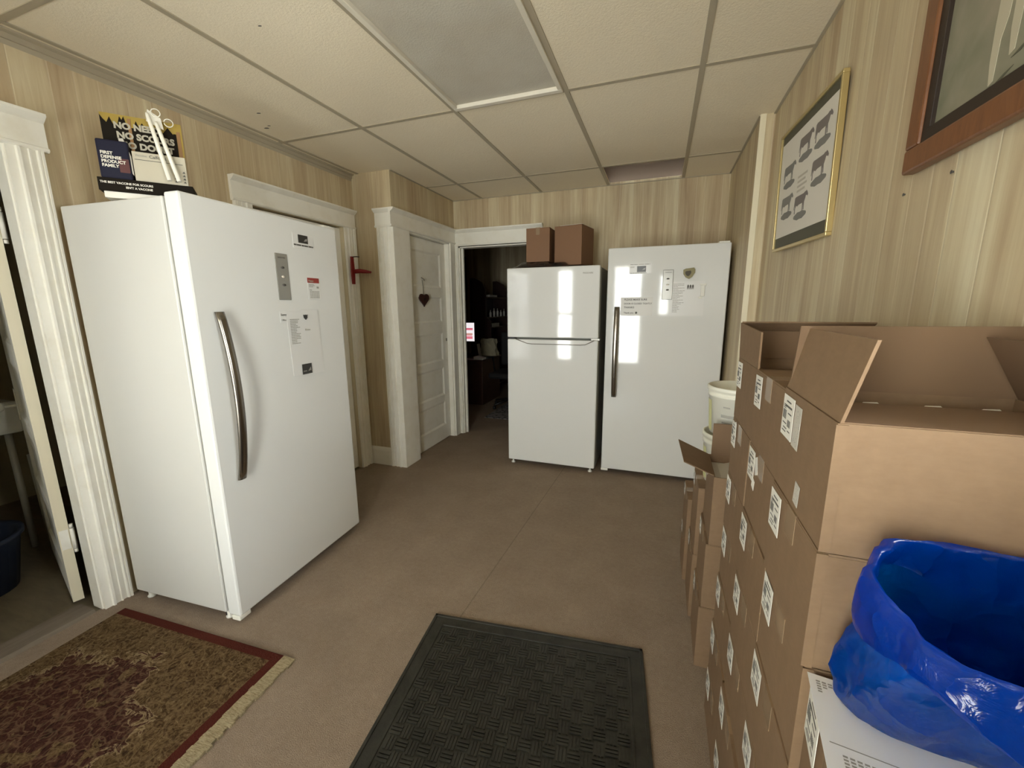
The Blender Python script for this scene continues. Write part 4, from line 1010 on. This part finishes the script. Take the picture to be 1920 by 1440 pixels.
# local: x = towards the viewer along the wall (right in the picture), z = up, -y = out of the wall
def rotm(yaw, tilt, roll):
    Ma = Matrix.Rotation(yaw, 3, Vector((0, 0, 1))) @ Matrix.Rotation(tilt, 3, Vector((0, 1, 0))) @ Matrix.Rotation(roll, 3, Vector((1, 0, 0)))
    base = Matrix(((0, 1, 0), (-1, 0, 0), (0, 0, 1)))   # local x->-Y, y->+X, z->Z
    return Ma @ base
t = pic_root('framed_poster', 'gold-framed dairy cow breeds poster on right wall', Vector((.503, 2.087, 1.88)), rotm(.041, -.023, .023))
w_, h_ = .632, .513
def frame_bars(w_, h_, fw, d0, d1, bev=.002):
    b = B()
    for (x0, x1, z0, z1) in ((-w_ / 2, w_ / 2, h_ / 2 - fw, h_ / 2), (-w_ / 2, w_ / 2, -h_ / 2, -h_ / 2 + fw), (-w_ / 2, -w_ / 2 + fw, -h_ / 2 + fw, h_ / 2 - fw), (w_ / 2 - fw, w_ / 2, -h_ / 2 + fw, h_ / 2 - fw)): b.box(x0, x1, d0, d1, z0, z1, bev)
    return b
obj('frame', frame_bars(w_, h_, .012, 0, .020), 'gold', t)
b = B(); b.box(-w_ / 2 + .011, w_ / 2 - .011, .008, .014, -h_ / 2 + .011, h_ / 2 - .011); obj('mat_board', b, 'mat_dark', t)
px0, px1, pz0, pz1 = -w_ / 2 + .018, w_ / 2 - .022, -h_ / 2 + .058, h_ / 2 - .048
b = B(); b.box(px0, px1, .0065, .0078, pz0, pz1); ps = obj('print', b, 'poster', t)
COW = [(.00, .56), (.05, .66), (.12, .74), (.16, .70), (.20, .72), (.30, .68), (.60, .69), (.86, .70), (.92, .66), (.95, .40), (.97, .22), (.94, .22), (.92, .40), (.91, .45), (.90, .30), (.91, .04), (.86, .04), (.86, .26), (.80, .36), (.72, .30), (.60, .34), (.36, .34), (.35, .20), (.35, .03), (.30, .03), (.30, .22), (.28, .30), (.27, .06), (.22, .06), (.23, .34), (.18, .44), (.14, .56), (.08, .54), (.03, .50)]
pw, ph = px1 - px0, pz1 - pz0
b = B()
cows = [(.52, .72, 0), (.80, .72, 0), (.22, .56, 1), (.80, .40, 0), (.22, .24, 1), (.52, .17, 0)]
for (u_, v_, k) in cows:
    cw, ch = .27 * pw, .25 * ph
    b.mi = k; b.prism([((.98 - p[0] - .5) * cw, p[1] * ch) for p in COW], (px0 + u_ * pw, .0064, pz0 + v_ * ph), (1, 0, 0), (0, 0, 1), (0, -.0005, 0))
    b.mi = 1; b.prism([(.46 * cw * math.cos(2 * math.pi * i / 16), .014 * math.sin(2 * math.pi * i / 16) * (1 + .2 * (i % 2))) for i in range(16)], (px0 + u_ * pw, .0064, pz0 + v_ * ph - .010), (1, 0, 0), (0, 0, 1), (0, -.0004, 0))
b.mi = 2
for i in range(4): b.box(px0 + .42 * pw, px0 + (.60 - .03 * (i % 2)) * pw, .0058, .0064, pz0 + (.52 - .045 * i) * ph, pz0 + (.54 - .045 * i) * ph)
obj('cow_silhouettes', b, ['poster_ink', 'poster_ink2', 'poster_ink3'], ps)
# big brown frame
t = pic_root('framed_painting', 'large painting in wide brown wooden frame, top right on right wall', Vector((.512, 1.288 - .45, 1.677 + .33)), rotm(.0, 0.0, 0.0))
w_, h_ = .90, .66
obj('frame', frame_bars(w_, h_, .052, 0, .026, .005), 'framewood', t)
b = frame_bars(w_ - .10, h_ - .10, .028, .006, .018, .001); obj('liner', b, 'liner', t)
b = B(); b.box(-w_ / 2 + .045, w_ / 2 - .045, .014, .020, -h_ / 2 + .045, h_ / 2 - .045); cv = obj('canvas', b, 'canvas', t)
b = B(); b.mi = 0
for (x, z, s_, sh_) in ((-.218, -.245, 1.0, 0), (-.178, -.215, 1.1, .012), (-.05, -.25, 1.0, .0), (.01, -.23, 1.0, .01)):
    b.prism([(0, 0), (.010, .004), (.012, .07), (.022, .10), (.030, .20), (-.004, .22), (-.008, .10), (-.006, .04)], (x, .0138, z), (s_, 0, 0), (sh_, 0, s_), (0, -.0008, 0))
b.prism([(0, 0), (.1, -.03), (.2, -.02), (.26, .03), (.25, .12), (.1, .14), (-.02, .1)], (-.22, .0138, -.03), (1, 0, 0), (0, 0, 1), (0, -.0008, 0))
b.mi = 1
for (x, z) in ((-.212, -.252), (-.172, -.222), (-.042, -.257), (.018, -.237)): b.prism([(0, 0), (.02, .002), (.05, .016), (.03, .012)], (x, .0137, z), (1, 0, 0), (0, 0, 1), (0, -.0006, 0))
b.prism([(0, 0), (.012, .02), (.008, .06), (.0, .04)], (-.188, .0134, -.08), (1, 0, 0), (0, 0, 1), (0, -.0006, 0))
obj('painted_figure', b, ['canvas_white', 'canvas_dark'], cv)
for i, (y, z, l_) in enumerate(((1.32, 1.642, 'small dark nail in paneling left of the brown frame corner'), (1.142, 1.644, 'small dark nail in paneling below the brown frame'))):
    b = B(); b.tube([(XR + .002, y, z), (XR - .002, y, z), (XR - .004, y, z)], [.002, .002, .004], 8); tag(obj('nail', b, 'ink'), l_, 'nail')

# ------------------------------------------------------------------ back room seen through the doorway
t = thing('desk', 'dark brown wooden desk in the dim room behind the doorway', 'desk', (-2.30, 5.20, 0))
b = B(); b.box(-1.0, .012, -.02, .70, .62, .645, .003); obj('top', b, 'deskwood', t)
b = B(); b.box(-.25, 0, 0, .66, 0, .62, .002); obj('pedestal', b, 'deskwood', t)
b = B(); b.box(-.98, -.73, 0, .66, 0, .62, .002); obj('pedestal', b, 'deskwood', t)
t = thing('monitor', 'lit computer monitor with pink and white page in back room', 'monitor', (-2.68, 5.42, .645), R(6))
b = B(); b.box(-.26, .17, 0, .035, .228, .508, .003); obj('bezel', b, 'black', t)
b = B(); b.mi = 0; b.box(-.25, .162, -.002, .0, .236, .500)
def bar(x0, x1, z0, z1, m, y=-.003): b.mi = m; b.box(x0, x1, y, -.0018, z0, z1)
bar(-.24, .14, .412, .424, 2); bar(-.24, .14, .395, .412, 1); bar(-.24, .13, .318, .352, 1); bar(-.02, .135, .328, .350, 3); bar(-.24, .135, .268, .308, 1)
obj('screen', b, ['scr_white', 'scr_pink', 'scr_red', 'scr_green'], t)
b = B(); b.box(-.02, .02, .01, .03, .01, .24); b.box(-.12, .12, -.06, .12, 0, .012, .003); obj('stand', b, 'black', t)
b = B(); b.slab([(-2.455, 5.44, .6455), (-2.44, 5.50, .6455), (-2.48, 5.52, .84), (-2.495, 5.46, .84)], (.006, 0, 0)); tag(obj('document_folder', b, 'label_grey'), 'pale folder standing beside the monitor on the dark desk', 'folder')
t = thing('open_book', 'white open papers at the edge of the dark desk', 'papers', (-2.33, 5.26, .6455))
b = B(); b.prism([(-.10, 0), (.035, 0), (.035, .014), (.0, .018), (-.06, .024), (-.10, .040)], (0, -.06, 0), (1, 0, 0), (0, 0, 1), (0, .20, 0)); obj('pages', b, 'label', t)
t = thing('hutch', 'dark mahogany hutch with curved side and open shelves in back room', 'hutch', (-2.43, 5.92, 0), R(90))
side = [(0, 0), (.34, 0), (.34, 1.15), (.26, 1.22), (.26, 1.62), (.20, 1.74), (.08, 1.80), (0, 1.80)]
for x in (0, .93):
    b = B(); b.prism(side, (x, .37, 0), (0, -1, 0), (0, 0, 1), (.022, 0, 0)); obj('side_panel', b, 'darkwood', t)
for z in (.08, .78, 1.03, 1.19, 1.50):
    b = B(); b.box(.022, .93, .10, .36, z, z + .02); obj('shelf', b, 'darkwood', t)
b = B(); b.box(.0, .95, .36, .372, 0, 1.56); obj('back_panel', b, 'darkwood', t)
for i in range(5):
    x = -2.52; hgt = [.11, .135, .13, .10, .12][i]
    b = B(); b.lathe([(.001, 0), (.018, 0), (.018, hgt * .6), (.007, hgt * .74), (.006, hgt), (.001, hgt)], (x, 6.06 + .15 * i, 1.2105), 14)
    tag(obj('bottle', b, 'label_grey'), ['pale bottle at the left end of the middle hutch shelf', 'tallest pale bottle, second from left on the middle hutch shelf', 'pale bottle in the centre of the row on the middle hutch shelf', 'shortest pale bottle, second from right on the middle hutch shelf', 'pale bottle at the right end of the middle hutch shelf'][i], 'bottle', 'bottles on the hutch')
b = B(); b.box(-2.62, -2.49, 6.06, 6.36, 1.0505, 1.11, .003); tag(obj('file_box', b, 'print_grey'), 'grey file box on the lower hutch shelf', 'box')
b = B(); b.slab([(-2.66, 6.0, 1.5205), (-2.50, 6.0, 1.5205), (-2.50, 6.3, 1.5205), (-2.66, 6.3, 1.5205)], (0, 0, .03)); tag(obj('paper_stack', b, 'label_grey'), 'stack of papers on the top hutch shelf', 'papers')
t = thing('office_chair', 'black office chair half hidden by the fridge in back room', 'chair', (-1.90, 5.25, 0))
b = B(); b.box(-.24, .24, -.24, .24, .42, .50, .03); obj('seat', b, 'chair_black', t)
b = B(); b.box(-.22, .22, .20, .27, .55, 1.02, .03); obj('backrest', b, 'chair_black', t)
b = B(); b.tube([(0, 0, .1), (0, 0, .42)], .025); b.tube([(0, .23, .46), (0, .27, .60)], .02); obj('column', b, 'black', t)
for s_ in (-1, 1): 
    b = B(); b.tube([(s_ * .25, .05, .46), (s_ * .28, .05, .68), (s_ * .28, -.15, .69)], .016); obj('armrest', b, 'black', t)
for k in range(5):
    a = 2 * math.pi * k / 5 + .3; b = B(); b.tube([(0, 0, .11), (.27 * math.cos(a), .27 * math.sin(a), .06)], [.02, .014]); b.lathe([(.001, 0), (.02, .004), (.02, .04), (.001, .045)], (.27 * math.cos(a), .27 * math.sin(a), 0), 12); obj('leg', b, 'black', t)
b = B(); b.box(-.13, .13, -.055, .055, 0, .25)
bmesh.ops.subdivide_edges(b.bm, edges=b.bm.edges[:], cuts=5, use_grid_fill=True)
for v in b.bm.verts:
    c_ = v.co.copy(); d_ = noise.noise_vector(c_ * 11) * .030 + noise.noise_vector(c_ * 26) * .012; top_ = c_.z / .25
    v.co = Vector((c_.x * (1 - .18 * top_) + d_.x, c_.y * (1 - .4 * top_) + d_.y, c_.z + d_.z * top_)) + Vector((-2.405, 5.70, .648))
tag(obj('paper_bag', b, 'beige_cloth'), 'crumpled beige paper bag on the dark desk in front of the hutch', 'bag')
b = B(); b.box(-2.02, -1.05, 4.60, 5.6, .0, .008, .002); o = tag(obj('floor_rug', b, 'bluegrey_rug'), 'grey patterned rug on back room floor by the fridge', 'rug'); o.rotation_euler = (0, 0, 0)
t = thing('wall_picture', 'dark framed picture on back room wall above the monitor', 'framed picture', (-3.76, 7.285, 1.89))
obj('frame', frame_bars(.50, .80, .05, -.015, .012), 'liner', t); b = B(); b.box(-.21, .21, .0, .010, -.36, .36); obj('print', b, 'mat_dark', t)

# ------------------------------------------------------------------ side room seen past the open door
t = thing('sink', 'white wall sink in the dim room beyond the open left door', 'sink', (-3.62, .98, 0))
b = B(); b.box(-.24, .24, -.36, .22, .70, .88, .02); obj('basin', b, 'porcelain', t)
b = B(); b.box(-.28, -.245, -.36, .22, .70, 1.05, .01); obj('splashback', b, 'porcelain', t)
for y in (-.30, .16):
    b = B(); b.tube([(.19, y, 0), (.19, y, .70)], .016); obj('leg', b, 'pipe', t)
b = B(); b.tube([(-.1, .0, .70), (-.1, .0, .45), (-.02, .0, .38), (.04, .0, .45), (-.24, .0, .48)], .02); obj('drain_pipe', b, 'pipe', t)
b = B(); b.tube([(-.18, -.05, .88), (-.18, -.05, 1.0), (-.08, -.05, 1.02), (-.04, -.05, .97)], .012); obj('faucet', b, 'chrome', t)
b = B(); b.lathe([(.001, 0), (.15, 0), (.19, .26), (.205, .27), (.205, .29), (.18, .28), (.14, .01), (.001, .01)], (-3.12, .80, 0), 24); tag(obj('tub', b, 'bluetub'), 'dark blue plastic tub on side room floor under the sink', 'tub')
for i, (y, x) in enumerate(((1.205, -3.42), (1.26, -3.50))):
    b = B(); b.tube([(x, y, 0), (x - .02, y, .55 - .1 * i)], .012); tag(obj('pipe', b, 'pipe'), ['pale thin upright pipe standing beside the sink, nearer the door', 'pale thin upright pipe behind the other one beside the sink'][i], 'pipe')
bpy.context.view_layer.update()
